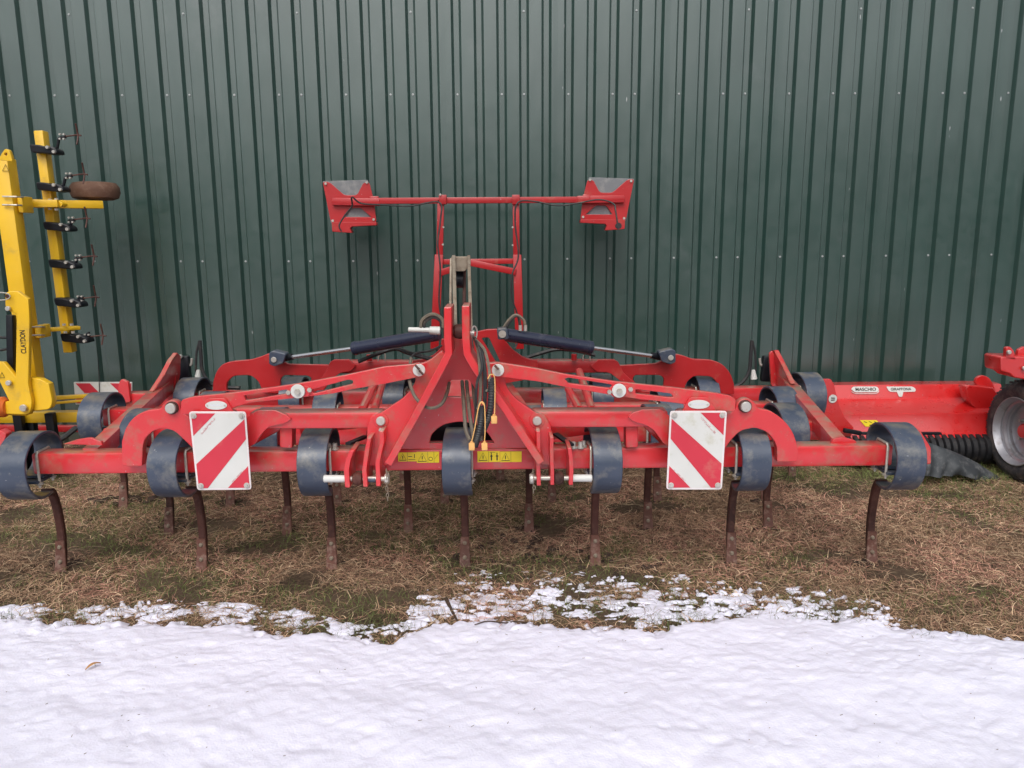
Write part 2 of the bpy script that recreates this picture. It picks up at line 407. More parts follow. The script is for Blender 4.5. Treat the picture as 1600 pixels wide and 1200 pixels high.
# ------------------------------------------------------------------ snow
edge_px = [(-200, 972), (0, 966), (120, 962), (250, 952), (330, 958), (420, 972), (560, 980), (620, 982), (665, 968), (700, 958), (800, 958), (900, 966), (1000, 970), (1100, 962), (1200, 956), (1300, 958), (1380, 968), (1450, 985), (1600, 982), (1800, 980)]
EX = np.array([G(*p).x for p in edge_px]); EY = np.array([G(*p).y for p in edge_px])
far_px = [(-200, 940), (0, 942), (200, 932), (330, 934), (470, 945), (560, 970), (620, 970), (655, 925), (700, 893), (760, 885), (900, 888), (1000, 896), (1100, 893), (1220, 903), (1300, 915), (1380, 940), (1440, 972), (1600, 976), (1800, 976)]
FX = np.array([G(*p).x for p in far_px]); FY = np.array([G(*p).y for p in far_px])
def snow_z(x, y):
    e = np.interp(x, EX, EY); f = np.interp(x, FX, FY)
    jag = (fbm(x*6, y*3, 4, 31)-.5)*.22+(fbm(x*26, y*20, 3, 33)-.5)*.12
    inner = sstep(-.01, .17, e+jag-y)                       # continuous snow
    base = -.03+.062*inner
    n = fbm(x*5, y*6.5, 5, 21, .55)-.5; n2 = fbm(x*24, y*28, 3, 41)-.5; n0 = fbm(x*1.6, y*2.2, 3, 51)-.5
    z = base+inner*(.026*n+.0075*n2+.03*n0)
    pit = np.clip(fbm(x*13+5, y*15, 3, 61)-.60, 0, 1); z = z-inner*pit*.015*(1+.7*sstep(2.6, 2.2, y))
    und = fbm(x*4.0+3, y*7, 2, 88); z = z+inner*.014*np.abs(und-.5)
    # crumbs and patches beyond the edge
    band = sstep(0, .05, f-y)*(1-inner)
    t = np.maximum(fbm(x*10, y*20, 5, 71, .74), .90*fbm(x*27+3, y*44, 3, 73, .6)); t = t+.05*(fbm(x*2.2, y*3, 2, 79)-.5)*2
    dens = .565-.15*sstep(.0, 1, (f-y)/np.maximum(f-e, .03))
    patch = np.clip((t-dens)*7, 0, 1)**.7
    z = np.maximum(z, -.03+band*patch*(.037+.02*n+.012*n2)) if True else z
    return z
def snowmat():
    m = bpy.data.materials.new('snow'); m.use_nodes = True; t = m.node_tree; N = t.nodes; L = t.links; b = N['Principled BSDF']
    b.inputs['Roughness'].default_value = .55; b.inputs['Subsurface Weight'].default_value = .25
    b.inputs['Subsurface Radius'].default_value = (.03, .03, .035); b.inputs['Subsurface Scale'].default_value = .3
    geo = N.new('ShaderNodeNewGeometry')
    n = N.new('ShaderNodeTexNoise'); n.inputs['Scale'].default_value = 120; n.inputs['Detail'].default_value = 6; L.new(geo.outputs['Position'], n.inputs['Vector'])
    bp = N.new('ShaderNodeBump'); bp.inputs['Distance'].default_value = .0025; bp.inputs['Strength'].default_value = .8; L.new(n.outputs[0], bp.inputs['Height']); L.new(bp.outputs[0], b.inputs['Normal'])
    n2 = N.new('ShaderNodeTexNoise'); n2.inputs['Scale'].default_value = 26; n2.inputs['Detail'].default_value = 4; L.new(geo.outputs['Position'], n2.inputs['Vector'])
    mr = N.new('ShaderNodeMapRange'); mr.inputs[1].default_value = .70; mr.inputs[2].default_value = .80; L.new(n2.outputs[0], mr.inputs[0])
    x = N.new('ShaderNodeMix'); x.data_type = 'RGBA'; L.new(mr.outputs[0], x.inputs[0]); x.inputs[6].default_value = (.735, .725, .835, 1); x.inputs[7].default_value = (.60, .59, .68, 1)
    L.new(x.outputs[2], b.inputs['Base Color']); return m
SM = snowmat()
sx_ = np.unique(np.concatenate([np.linspace(-12, -3.4, 40), np.linspace(-3.4, 3.4, 900), np.linspace(3.4, 12, 40)]))
sy_ = np.unique(np.concatenate([np.linspace(-1.2, 1.4, 60), np.linspace(1.4, 2.6, 130), np.linspace(2.6, 3.95, 260)]))
s = grid('snow', sx_, sy_, snow_z, SM); tag(s, kind='structure')

# ------------------------------------------------------------------ grass and straw
def bladesmat():
    m = bpy.data.materials.new('grass_blades'); m.use_nodes = True; t = m.node_tree; N = t.nodes; L = t.links; b = N['Principled BSDF']
    a = N.new('ShaderNodeVertexColor'); a.layer_name = 'tint'; L.new(a.outputs[0], b.inputs['Base Color'])
    b.inputs['Roughness'].default_value = .7; b.inputs['Specular IOR Level'].default_value = .25
    return m
BM = bladesmat()
def blades(name, pos, length, width, elev0, curl, col, seg=4):
    n = len(pos); az = RNG.uniform(0, 2*np.pi, n)
    d = np.stack([np.cos(az), np.sin(az)], -1); side = np.stack([-np.sin(az), np.cos(az)], -1)
    tw = RNG.normal(0, .5, n)
    pts = [pos.copy()]; e = elev0.copy(); p = pos.copy(); bend = RNG.normal(0, .42, n)
    for k in range(seg):
        st = length/seg; ang = az+bend*k
        p = p+np.stack([np.cos(ang)*np.cos(e)*st, np.sin(ang)*np.cos(e)*st, np.sin(e)*st], -1)
        gz = ground_z(p[:, 0], p[:, 1])+.003; p[:, 2] = np.maximum(p[:, 2], gz)
        pts.append(p.copy()); e = e-curl
    V = []
    for k, q in enumerate(pts):
        wv = width*(1-.75*k/seg)/2
        off = np.stack([side[:, 0]*wv*np.cos(tw), side[:, 1]*wv*np.cos(tw), np.sin(tw)*wv], -1)
        V += [q-off, q+off]
    V = np.stack(V, 1); nv = 2*(seg+1); base = np.arange(n)[:, None]*nv
    F = np.concatenate([base+np.array([2*k, 2*k+1, 2*k+3, 2*k+2])[None] for k in range(seg)], 1).reshape(n, seg, 4)
    C = np.repeat(np.concatenate([col, np.ones((n, 1))], 1)[:, None], nv, 1)
    # root a bit darker than the tip by colour of the stalk itself
    return np_mesh(name, V.reshape(-1, 3), F.ravel(), 4, BM, True, C.reshape(-1, 4))
def snow_cover(x, y): return snow_z(x, y) > ground_z(x, y)+.004
def scatter(n, x0, x1, y0, y1, keep=None):
    x = RNG.uniform(x0, x1, n); y = RNG.uniform(y0, y1, n)
    half = (y+.5)*.78+.35; ok = np.abs(x) < half
    if keep is not None: ok &= keep(x, y)
    x, y = x[ok], y[ok]; return np.stack([x, y, ground_z(x, y)-.002], -1)
def green_f(x, y):
    g = fbm(x*1.3+2, y*1.9, 3, 5)
    g = sstep(.55, .72, g)*.42
    for (px, py, rx, ry, a) in ((640, 800, .55, .22, .75), (470, 845, .6, .18, .45), (1480, 745, .75, .16, 1.0), (1270, 745, .5, .18, .8), (1580, 800, .5, .25, .5),
                                (180, 800, .5, .25, .55), (500, 945, .5, .1, .55), (860, 770, .35, .25, .4), (1080, 950, .8, .1, .55), (430, 930, .4, .1, .5), (40, 970, .5, .12, .5),
                                (1540, 940, .6, .12, .45), (60, 760, .5, .2, .4)):
        c = G(px, py); q = ((x-c.x)/rx)**2+((y-c.y)/ry)**2; g = np.maximum(g, a*np.exp(-q))
    return g
def straw_colours(x, y, n):
    r = RNG.random(n)[:, None]
    tan = np.array([.44, .31, .21]); pale = np.array([.66, .52, .37]); brown = np.array([.22, .135, .10]); pink = np.array([.44, .25, .20])
    c = tan*(.65+.6*r)
    u = RNG.random(n); patch = fbm(x*2.1, y*2.6, 3, 15)
    c[u < .14] = (pale*(.7+.5*r))[u < .14]
    mk = u > .62; c[mk] = (brown*(.6+.9*r))[mk]
    pk = np.zeros(n)
    for (px, py, rx, ry) in ((430, 800, .8, .3), (1010, 850, .9, .3), (230, 860, .5, .2), (1300, 880, .7, .2), (700, 880, .6, .15)):
        g_ = G(px, py); pk = np.maximum(pk, np.exp(-(((x-g_.x)/rx)**2+((y-g_.y)/ry)**2)))
    mk = (u > .20) & (u < .50+.15*pk) & ((patch > .52) | (RNG.random(n) < .75*pk)); c[mk] = (pink*(.6+.7*r))[mk]
    return c*np.array([1.10, 1.0, .91])*(.62+.80*patch)[:, None]
keep0 = lambda x, y: (~snow_cover(x, y)) | ((y > np.interp(x, EX, EY)+.0) & (RNG.random(len(x)) < .30)) | (RNG.random(len(x)) < .006)
p = scatter(340000, -4.6, 4.6, 2.85, 6.35, keep0); n = len(p)
gf = green_f(p[:, 0], p[:, 1]); isg = RNG.random(n) < gf*.75
dens = fbm(p[:, 0]*4, p[:, 1]*5, 3, 25); sel_ = (~isg) & (RNG.random(n) < sstep(.30, .50, dens))
q = p[sel_]; n = len(q)
o = blades('dead_grass', q, RNG.uniform(.032, .118, n), RNG.uniform(.0015, .0037, n), RNG.uniform(.0, .8, n), RNG.uniform(.1, .75, n), straw_colours(q[:, 0], q[:, 1], n))
tag(o, 'matted dead brown grass covering the ground under the machines', 'dry grass', kind='stuff')
q = p[isg]; n = len(q); r = RNG.random(n)[:, None]
gc = np.array([.10, .14, .045])*(.5+.9*r)+RNG.random(n)[:, None]*np.array([.07, .05, .012])
c_ = G(1500, 742); hb = np.exp(-(((q[:, 0]-c_.x)/.9)**2+((q[:, 1]-c_.y)/.2)**2)); gc *= (1+1.0*hb)[:, None]
o = blades('green_grass', q, RNG.uniform(.03, .075, n)*(1+.6*hb), RNG.uniform(.0016, .003, n), RNG.uniform(.5, 1.45, n), RNG.uniform(.05, .55, n), gc)
tag(o, 'thin green grass growing up through the dead brown grass', 'grass', kind='stuff')
# long loose straws
p = scatter(3000, -4.4, 4.4, 2.95, 6.1, lambda x, y: ~snow_cover(x, y)); n = len(p); p[:, 2] += RNG.uniform(.01, .03, n)
o = blades('loose_straw', p, RNG.uniform(.10, .22, n), RNG.uniform(.0018, .0032, n), RNG.uniform(-.05, .35, n), RNG.uniform(0, .35, n), np.array([.50, .38, .24])*RNG.uniform(.55, 1.2, (n, 1)))
tag(o, 'long pale straws strewn over the dead grass', 'straw', kind='stuff')
# tufts poking out of the snow edge
tp = []
for _ in range(170):
    px = random.uniform(-60, 1660); e = np.interp(px, [a for a, _ in edge_px], [b_ for _, b_ in edge_px]); c = G(px, e+random.uniform(-22, 22))
    for _ in range(random.randint(6, 26)): tp.append((c.x+random.gauss(0, .022), c.y+random.gauss(0, .016), 0))
tp = np.array(tp); tp[:, 2] = np.maximum(ground_z(tp[:, 0], tp[:, 1]), snow_z(tp[:, 0], tp[:, 1]))-.006; n = len(tp)
gc = np.where(RNG.random((n, 1)) < .55, np.array([[.11, .14, .05]]), np.array([[.22, .16, .09]]))*RNG.uniform(.5, 1.3, (n, 1))
o = blades('edge_grass', tp, RNG.uniform(.02, .06, n), RNG.uniform(.0014, .0026, n), RNG.uniform(.5, 1.5, n), RNG.uniform(.05, .5, n), gc)
tag(o, 'sparse grass tufts poking out along the melting snow edge', 'grass', kind='stuff')

# dark soil clods: trampled heaps, and rings that stand in for contact shade
b = MB()
def clod(b, c, r, seed):
    bm = bmesh.new(); bmesh.ops.create_icosphere(bm, subdivisions=2, radius=r); rr = random.Random(seed); ph = [rr.uniform(0, 6) for _ in range(3)]
    for v in bm.verts:
        k = 1+.22*math.sin(v.co.x/r*3+ph[0])+.2*math.sin(v.co.y/r*4+ph[1])+.15*rr.uniform(-1, 1); v.co *= k; v.co.z *= .55
        v.co += Vector(c)
    b._take(bm)
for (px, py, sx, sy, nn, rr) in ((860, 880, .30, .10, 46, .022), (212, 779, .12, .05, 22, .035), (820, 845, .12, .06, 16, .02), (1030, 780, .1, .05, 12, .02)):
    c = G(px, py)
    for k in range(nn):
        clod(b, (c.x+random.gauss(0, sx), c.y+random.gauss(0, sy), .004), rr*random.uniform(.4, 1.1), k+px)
for row, yy, pxs in ((0, 882, (101, 316, 521, 725, 931, 1140, 1356)), (1, 827, (265, 451, 640, 825, 1012, 1199)), (2, 784, (197, 363, 530, 696, 862, 1027, 1194)), (3, 747, (479, 630, 781, 932, 1236))):  # dark clods ringed round each tine base in place of contact shade
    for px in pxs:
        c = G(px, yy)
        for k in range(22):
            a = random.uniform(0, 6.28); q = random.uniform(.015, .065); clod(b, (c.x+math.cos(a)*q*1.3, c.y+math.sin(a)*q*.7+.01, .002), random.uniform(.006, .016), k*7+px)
o = b.build('clods_and_contact_shade', mat('dark_soil_and_shade', (.055, .037, .030), .95, bump=.006, bump_scale=60, var=.3, spec=.1)); tag(o, 'dark crumbly soil clods, with rings round the shares standing in for contact shade', 'soil', kind='stuff')

# =================================================================== RED CULTIVATOR
cx = P(717, 712, 3.6).x
cul = empty('cultivator', (cx, 3.6, 0), 'wide red folding cultivator with dark blue-grey spring loops, in the middle of the yard', 'cultivator')
ROWS = [3.605, 4.10, 4.59, 5.10]; BZ = .63; BH = .105
def rowbeam(k, x0, x1):
    b = MB(); b.bar((x0, ROWS[k], BZ), (x1, ROWS[k], BZ), .1, BH, .012); return b.build('cross_beam', 'red', cul)
D1 = 3.555
rowbeam(0, P(48, 712, D1).x, P(1396, 708, D1).x)
rowbeam(1, P(160, 675, 4.05).x, P(1291, 668, 4.05).x)
rowbeam(2, P(158, 640, 4.54).x, P(1250, 636, 4.54).x)
rowbeam(3, P(190, 618, 5.05).x, P(1243, 612, 5.05).x)

# spring tines
def tine_proto():
    prof = [(-.035, -.066), (.04, -.07), (.105, -.062), (.152, -.01), (.160, .06), (.125, .128), (.06, .165), (-.02, .170), (-.10, .136), (-.155, .07), (-.172, -.01), (-.152, -.09), (-.10, -.145), (-.03, -.172), (.05, -.180), (.105, -.186)]
    pts = smooth([Vector((0, y, z*.80 if z > 0 else z)) for y, z in prof], 6)
    wf = lambda t: .137 if t < .80 else .137-(.137-.06)*((t-.80)/.2)**1.2
    b = MB(); b.ribbon(pts, wf, .013, .0025); sp = b.build('spring', 'spring', None, (0, 0, 0))
    sh = smooth([Vector((0, y, z)) for y, z in ((.10, -.185), (.135, -.198), (.160, -.24), (.180, -.33), (.188, -.43), (.180, -.53), (.165, -.60))], 6)
    b = MB(); b.ribbon(sh, lambda t: .058-.020*min(1, t*4), lambda t: .034-.006*t, .005); shank = b.build('shank', 'rust', None, (0, 0, 0))
    b = MB(); b.ribbon(smooth([Vector((0, y, z)) for y, z in ((.163, -.47), (.160, -.52), (.150, -.58), (.132, -.645))], 5), lambda t: .044+.016*t, .013, .003)
    share = b.build('share', 'share', None, (0, 0, 0))
    bo = []
    for (y, z) in ((.1545, -.50), (.143, -.575)):
        b = MB(); b.cyl((0, y+.004, z), (0, y-.008, z), .0115, .009, 12, .002); bo.append(b.build('share_bolt', 'worn', None, (0, 0, 0)))
    b = MB(); b.box((0, .0, -.085), (.13, .15, .014), .003); cl = b.build('clamp_plate', 'spring', None, (0, 0, 0))
    def ub(x):
        b = MB(); pts = [(x, -.058, -.112), (x, -.058, .045), (x, -.050, .0585), (x, .050, .0585), (x, .058, .045), (x, .058, -.112)]
        b.tube(pts, .0065, 8, 0)
        for yy in (-.058, .058): b.cyl((x, yy, -.10), (x, yy, -.088), .014, seg=6); b.cyl((x, yy, -.093), (x, yy, -.091), .018, seg=12)
        return b.build('u_bolt', 'zinc', None, (0, 0, 0))
    u1, u2 = ub(-.062), ub(.062)
    for q in (shank, share, *bo, cl, u1, u2): q.parent = sp
    return sp
tproto = tine_proto(); first = True
def put_tine(x, k, yaw=0, dz=0, sc=1):
    global first
    if first: t = tproto; first = False
    else:
        t = tproto.copy(); COL.objects.link(t)
        for ch in list(tproto.children):
            c = ch.copy(); COL.objects.link(c); c.parent = t
    t.location = (x, ROWS[k], BZ+dz); t.rotation_euler = (0, 0, R(yaw)); adopt(t, cul)
DS = [3.775, 4.27, 4.76, 5.27]
for px in (101, 316, 521, 725, 931, 1140, 1356): put_tine(P(px, 882, DS[0]).x, 0, random.uniform(-3, 3), random.uniform(-.004, .004))
for px in (265, 451, 640, 825, 1012, 1199): put_tine(P(px, 827, DS[1]).x, 1, random.uniform(-3, 3))
for px in (197, 363, 530, 696, 862, 1027, 1194): put_tine(P(px, 784, DS[2]).x, 2, random.uniform(-3, 3))
for px in (328, 479, 630, 781, 932, 1083, 1236): put_tine(P(px, 747, DS[3]).x, 3, random.uniform(-3, 3))

# wing plates that arch over the front springs
def L_(pts): return [pts]
DP = 3.49
plate('wing_plate', [[(190, 729, 3), (190, 690, 0), (196, 668, 10), (209, 651, 12), (228, 641, 10), (250, 639, 4), (256, 630, 6), (267, 624, 9), (279, 629, 8), (283, 643, 6), (300, 655, 4), (318, 640, 6), (360, 640, 6), (388, 662, 0), (388, 700, 0), (300, 700, 0), (286, 686, 8), (272, 673, 8), (254, 669, 6), (237, 674, 8), (225, 687, 8), (223, 700, 0), (222, 729, 3)]], DP, .045, 'red', cul, .005)
plate('wing_plate', [[(1247, 722, 3), (1247, 700, 0), (1240, 676, 12), (1226, 657, 12), (1205, 642, 10), (1184, 638, 4), (1177, 626, 6), (1165, 621, 9), (1152, 628, 8), (1148, 642, 6), (1130, 650, 4), (1120, 640, 6), (1060, 640, 6), (1046, 662, 0), (1046, 700, 0), (1134, 700, 0), (1143, 687, 8), (1157, 673, 8), (1180, 668, 6), (1199, 675, 8), (1211, 690, 8), (1214, 700, 0), (1214, 722, 3)]], DP, .045, 'red', cul, .005)
# upper box arms with their turned-down ends
def boxarm(p0, p1, y0, y1, D, name='wing_arm'):
    a = P(p0, (y0+y1)/2, D+.05); c = P(p1, (y0+y1)/2, D+.05); h = (P(p0, y0, D)-P(p0, y1, D)).length
    b = MB(); b.bar(a, Vector((c.x, a.y, (a.z+c.z)/2)), .1, h, .012); return b.build(name, 'red', cul)
boxarm(395, 600, 641, 667, 3.49)
boxarm(830, 1040, 639, 665, 3.49)
plate('arm_gusset', [[(384, 666, 3), (386, 652, 0), (402, 641, 4), (430, 641, 0), (447, 648, 3), (455, 655, 2), (447, 661, 4), (420, 667, 0), (410, 676, 6), (398, 694, 0), (384, 700, 3)]], 3.475, .02, 'red', cul)
plate('arm_gusset', [[(1046, 666, 3), (1046, 650, 0), (1032, 639, 4), (1004, 640, 0), (988, 645, 3), (981, 652, 2), (990, 659, 4), (1008, 664, 0), (1022, 672, 6), (1036, 692, 0), (1046, 698, 3)]], 3.475, .02, 'red', cul)
for x0, x1 in ((437, 463), (973, 998)):
    b = MB(); a = P((x0+x1)/2, 664, 3.56); c = P((x0+x1)/2, 697, 3.56); b.bar(a, c, .06, (x1-x0)/1200*3.5, .008); b.build('arm_post', 'red', cul)
# second layer of braces seen behind the arms
b = MB(); b.bar(P(470, 667, 3.75), P(600, 652, 3.75), .06, .07, .006); b.build('inner_brace', 'red', cul)
b = MB(); b.bar(P(860, 672, 3.8), P(930, 662, 3.75), .06, .09, .006); b.build('inner_brace', 'red', cul)
for pts in (((388, 690), (452, 655)), ((1040, 690), (1010, 660))):
    b = MB(); b.bar(P(*pts[0], 3.7), P(*pts[1], 3.7), .05, .05, .006); b.build('inner_brace', 'red', cul)

# headstock
DH = 3.47
plate('headstock_face', [[(703, 520), (727, 520), (734, 556), (772, 612), (846, 727), (606, 727), (672, 612), (697, 556)],
                         [(705, 594, 2), (732, 593, 2), (740, 603, 4), (746, 622, 4), (700, 620, 3), (694, 621, 4), (697, 604, 4)],
                         [(671, 692, 0), (674, 679, 6), (690, 664, 10), (718, 658, 12), (746, 663, 10), (762, 676, 8), (772, 692, 0)]], DH+.10, .03, 'red', cul)
b = MB()
def strip(pts, D, wpx, depth, name):
    b = MB(); half = wpx/2; left = []; right = []
    n = len(pts)
    for i, q in enumerate(pts):
        d = (Vector(pts[min(i+1, n-1)])-Vector(pts[max(i-1, 0)])).normalized(); nn = Vector((d.y, -d.x))
        # constant horizontal width reads like a plate seen edge on
        left.append((q[0]-half*abs(nn.x), q[1]+half*(-nn.y if nn.x > 0 else nn.y))); right.append((q[0]+half*abs(nn.x), q[1]+half*(nn.y if nn.x > 0 else -nn.y)))
    b.plate([left+right[::-1]], D, depth, .004, 1.5); return b.build(name, 'red', cul)
strip([(699.5, 480), (699.5, 530), (701, 552), (690, 574), (650, 648), (606, 726)], 3.33, 12, .20, 'side_plate')
strip([(727.5, 478), (728, 530), (730, 553), (742, 574), (790, 640), (846, 724)], 3.33, 12, .20, 'side_plate')
plate('hinge_plate', [[(690, 548, 3), (680, 556, 3), (671, 563, 6), (660, 568, 6), (647, 569, 7), (646, 584, 5), (650, 593, 6), (643, 608, 6), (628, 624, 10), (610, 635, 10), (596, 645, 8), (580, 650, 6), (574, 664, 5), (573, 690, 0), (568, 728, 0), (604, 728, 0), (640, 664, 0), (688, 578, 0), (697, 556, 0)]], DH, .04, 'red', cul, .004)
plate('hinge_plate', [[(733, 548, 0), (740, 558, 0), (764, 568, 6), (774, 566, 5), (786, 569, 6), (790, 580, 5), (788, 592, 6), (792, 606, 6), (804, 622, 8), (818, 632, 8), (838, 646, 8), (853, 651, 6), (861, 668, 5), (863, 690, 0), (866, 727, 0), (846, 727, 0), (800, 655, 0), (745, 577, 0)]], DH, .04, 'red', cul, .004)
b = MB(); b.cyl(P(703, 518, 3.44), P(727, 518, 3.44), .022, seg=20); b.lathe(P(708, 518, 3.44), (1, 0, 0), [(0, .02), (.01, .031), (.03, .034), (.05, .031), (.06, .02)], 20); b.build('top_pin', 'rust', cul)
# wing hinge pins (light studs) with their washers
def stud(px, py, D, r, name='pin', m='bright', ring='red', rr=None):
    c = P(px, py, D); rr = rr or r*1.7
    b = MB(); b.cyl(c+Vector((0, .03, 0)), c+Vector((0, -.004, 0)), rr, seg=28, bev=.002); o = b.build(name, ring, cul)
    b = MB(); b.cyl(c+Vector((0, .02, 0)), c+Vector((0, -.018, 0)), r, seg=24, bev=.003); h = b.build('pin_head', m, o)
    return o
stud(595.5, 657, DH, .021, 'hinge_pin'); stud(839, 657, DH, .021, 'hinge_pin')
stud(268, 637.5, DP-.01, .024, 'arm_pin', 'bright', 'rust', .030); stud(1164.5, 635, DP-.01, .024, 'arm_pin', 'bright', 'rust', .030)
for (px, py) in ((595.5, 671), (839, 671)):
    b = MB(); c = P(px, py, DH-.005); b.cyl(c, c+Vector((0, -.014, 0)), .010, seg=6); b.build('bolt', 'bright', cul)
# slotted link arms
DL = 3.425
plate('link_arm', [[(655, 567, 0), (645, 569, 0), (600, 573, 0), (540, 586, 0), (486, 596, 0), (435, 604, 0), (370, 613, 0), (300, 620, 6), (283, 625, 4), (282, 648, 4), (310, 646, 0), (350, 644, 4), (368, 636, 4), (392, 629, 4), (452, 623, 0), (480, 620, 0), (520, 615, 0), (552, 608, 0), (600, 600, 0), (645, 591, 0), (655, 589, 0)],
                   [(381, 618, 2), (448, 609, 1), (450, 615, 1), (384, 626, 2)],
                   [(486, 609, 2), (545, 593, 3), (552, 595, 3), (551, 600, 3), (490, 615, 2)]], DL, .028, 'red', cul, .003)
plate('link_arm', [[(776, 566, 0), (790, 568, 0), (840, 576, 0), (885, 585, 0), (960, 596, 0), (1056, 606, 0), (1110, 613, 0), (1140, 618, 4), (1150, 624, 4), (1148, 643, 4), (1120, 641, 0), (1085, 634, 0), (1050, 629, 0), (1000, 624, 0), (954, 617, 0), (890, 606, 0), (840, 596, 0), (790, 590, 0), (776, 589, 0)],
                   [(882, 592, 2), (888, 590, 2), (956, 601, 2), (957, 607, 2), (888, 599, 2)],
                   [(993, 608, 2), (1048, 615, 2), (1053, 620, 2), (1047, 621, 2), (993, 615, 2)]], DL, .028, 'red', cul, .003)
def washer(px, py, D, r):
    c = P(px, py, D); b = MB(); b.cyl(c, c+Vector((0, -.012, 0)), r, seg=28, bev=.002); o = b.build('washer', 'white', cul)
    b = MB(); b.cyl(c+Vector((0, -.01, 0)), c+Vector((0, -.026, 0)), r*.42, seg=6); b.build('nut', 'zinc', o); return o
washer(655, 578, DL, .028); washer(778, 578, DL, .028)
for (px, py) in ((466, 611), (967, 610)):
    plate('slot_link', [[(px-16, py+3, 3), (px-14, py-6, 3), (px+14, py-8, 3), (px+22, py-3, 3), (px+16, py+8, 3), (px-8, py+11, 3)]], DL-.006, .006, 'red', cul, .001)
    washer(px, py, DL-.008, .032)
    for dx, dy in ((-15, 2), (18, -2)):
        c = P(px+dx, py+dy, DL-.004); b = MB(); b.cyl(c, c+Vector((0, -.01, 0)), .011, seg=6); b.build('bolt', 'zinc', cul)
# split pins
for (px, py) in ((652, 574), (658, 582), (776, 574)):
    b = MB(); b.tube([P(px-3, py-3, DL-.03), P(px+3, py+3, DL-.04)], .005, 6, 0); b.build('split_pin', 'rust', cul)

# lower hitch brackets
def lug(pts, D, wd, dep):
    b = MB(); l = [(x-wd/2, y) for x, y in pts]; r = [(x+wd/2, y) for x, y in pts][::-1]; b.plate([l+r], D, dep, .003, 1); return b.build('hitch_lug', 'red', cul)
lug([(550, 704), (544, 718), (541, 735), (543, 762)], 3.37, 8, .16)
lug([(577, 684), (573, 705), (569, 735), (571, 761)], 3.37, 7, .16)
lug([(596, 674), (597, 690), (590, 722), (591, 760)], 3.37, 7, .16)
lug([(841, 674), (841.5, 700), (841, 725), (842, 759)], 3.37, 6.5, .16)
lug([(862, 683), (862, 710), (863, 735), (863, 758)], 3.37, 6, .16)
lug([(890, 700), (892, 715), (893, 735), (892, 758)], 3.37, 6.5, .16)
for pl in ([(540, 702), (546, 699), (600, 696), (600, 748), (575, 740), (548, 734)], [(842, 700), (892, 697), (896, 700), (893, 730), (862, 738), (842, 748)]):
    pass
def crossaxis(x0, x1, y, r, m, name, D=3.40):
    b = MB(); b.cyl(P(x0, y, D), P(x1, y, D), r, seg=20, bev=.003); return b.build(name, m, cul)
crossaxis(506, 541, 748, .017, 'white', 'hitch_pin'); crossaxis(541, 603, 748, .012, 'zinc', 'hitch_pin')
crossaxis(575, 588, 749, .014, 'spring', 'spacer_bush')
crossaxis(893, 925, 747, .017, 'white', 'hitch_pin'); crossaxis(833, 893, 747, .011, 'zinc', 'hitch_pin')
for px, py in ((559, 748), (873, 747)):
    c = P(px, py, 3.40); b = MB(); b.lathe(c-Vector((.024, 0, 0)), (1, 0, 0), [(0, .014), (.006, .026), (.024, .034), (.042, .026), (.048, .014)], 20); b.build('hitch_ball', 'rust', cul)
for px, s_ in ((601, 1), (834, -1)):
    b = MB(); c = P(px, 748, 3.40); b.cyl(c, c+Vector((s_*.02, 0, 0)), .024, seg=16, bev=.004); b.build('pin_collar', 'bright', cul)
def chain(x, y0, y1, D):
    b = MB(); a = P(x, y0, D); c = P(x+2, y1, D); n = int((a-c).length/.016)
    for i in range(n):
        q = a.lerp(c, (i+.5)/n)+Vector((random.uniform(-.003, .003), 0, 0)); ax = Vector((1, 0, 0)) if i % 2 else Vector((0, 1, 0))
        pts = [q+ax*.006*math.cos(t)+Vector((0, 0, .011))*math.sin(t) for t in [k*math.pi/4 for k in range(8)]]
        b.tube(pts, .0022, 5, 0, closed=True)
    return b.build('safety_chain', 'worn', cul)
chain(604, 733, 782, 3.38); chain(832, 733, 770, 3.40)
# dusty deck plate + debris on the beam by the brackets
b = MB(); b.bar(P(544, 700, 3.50)+Vector((0, 0, .02)), P(572, 688, 3.66)+Vector((0, 0, .02)), .03, .012, .002); b.build('deck_strip', 'dark', cul)
b = MB(); b.bar(P(868, 684, 3.66)+Vector((0, 0, .02)), P(893, 702, 3.50)+Vector((0, 0, .02)), .03, .012, .002); b.build('deck_strip', 'dark', cul)
for x in (512, 522, 896, 907, 912):
    c = Vector((P(x, 690, 3.56).x, 3.57+random.uniform(-.02, .03), BZ+BH/2)); b = MB(); b.cyl(c, c+Vector((0, 0, .03)), .011, seg=6); b.cyl(c, c+Vector((0, 0, .008)), .018, seg=14); b.build('bolt', 'bright', cul)

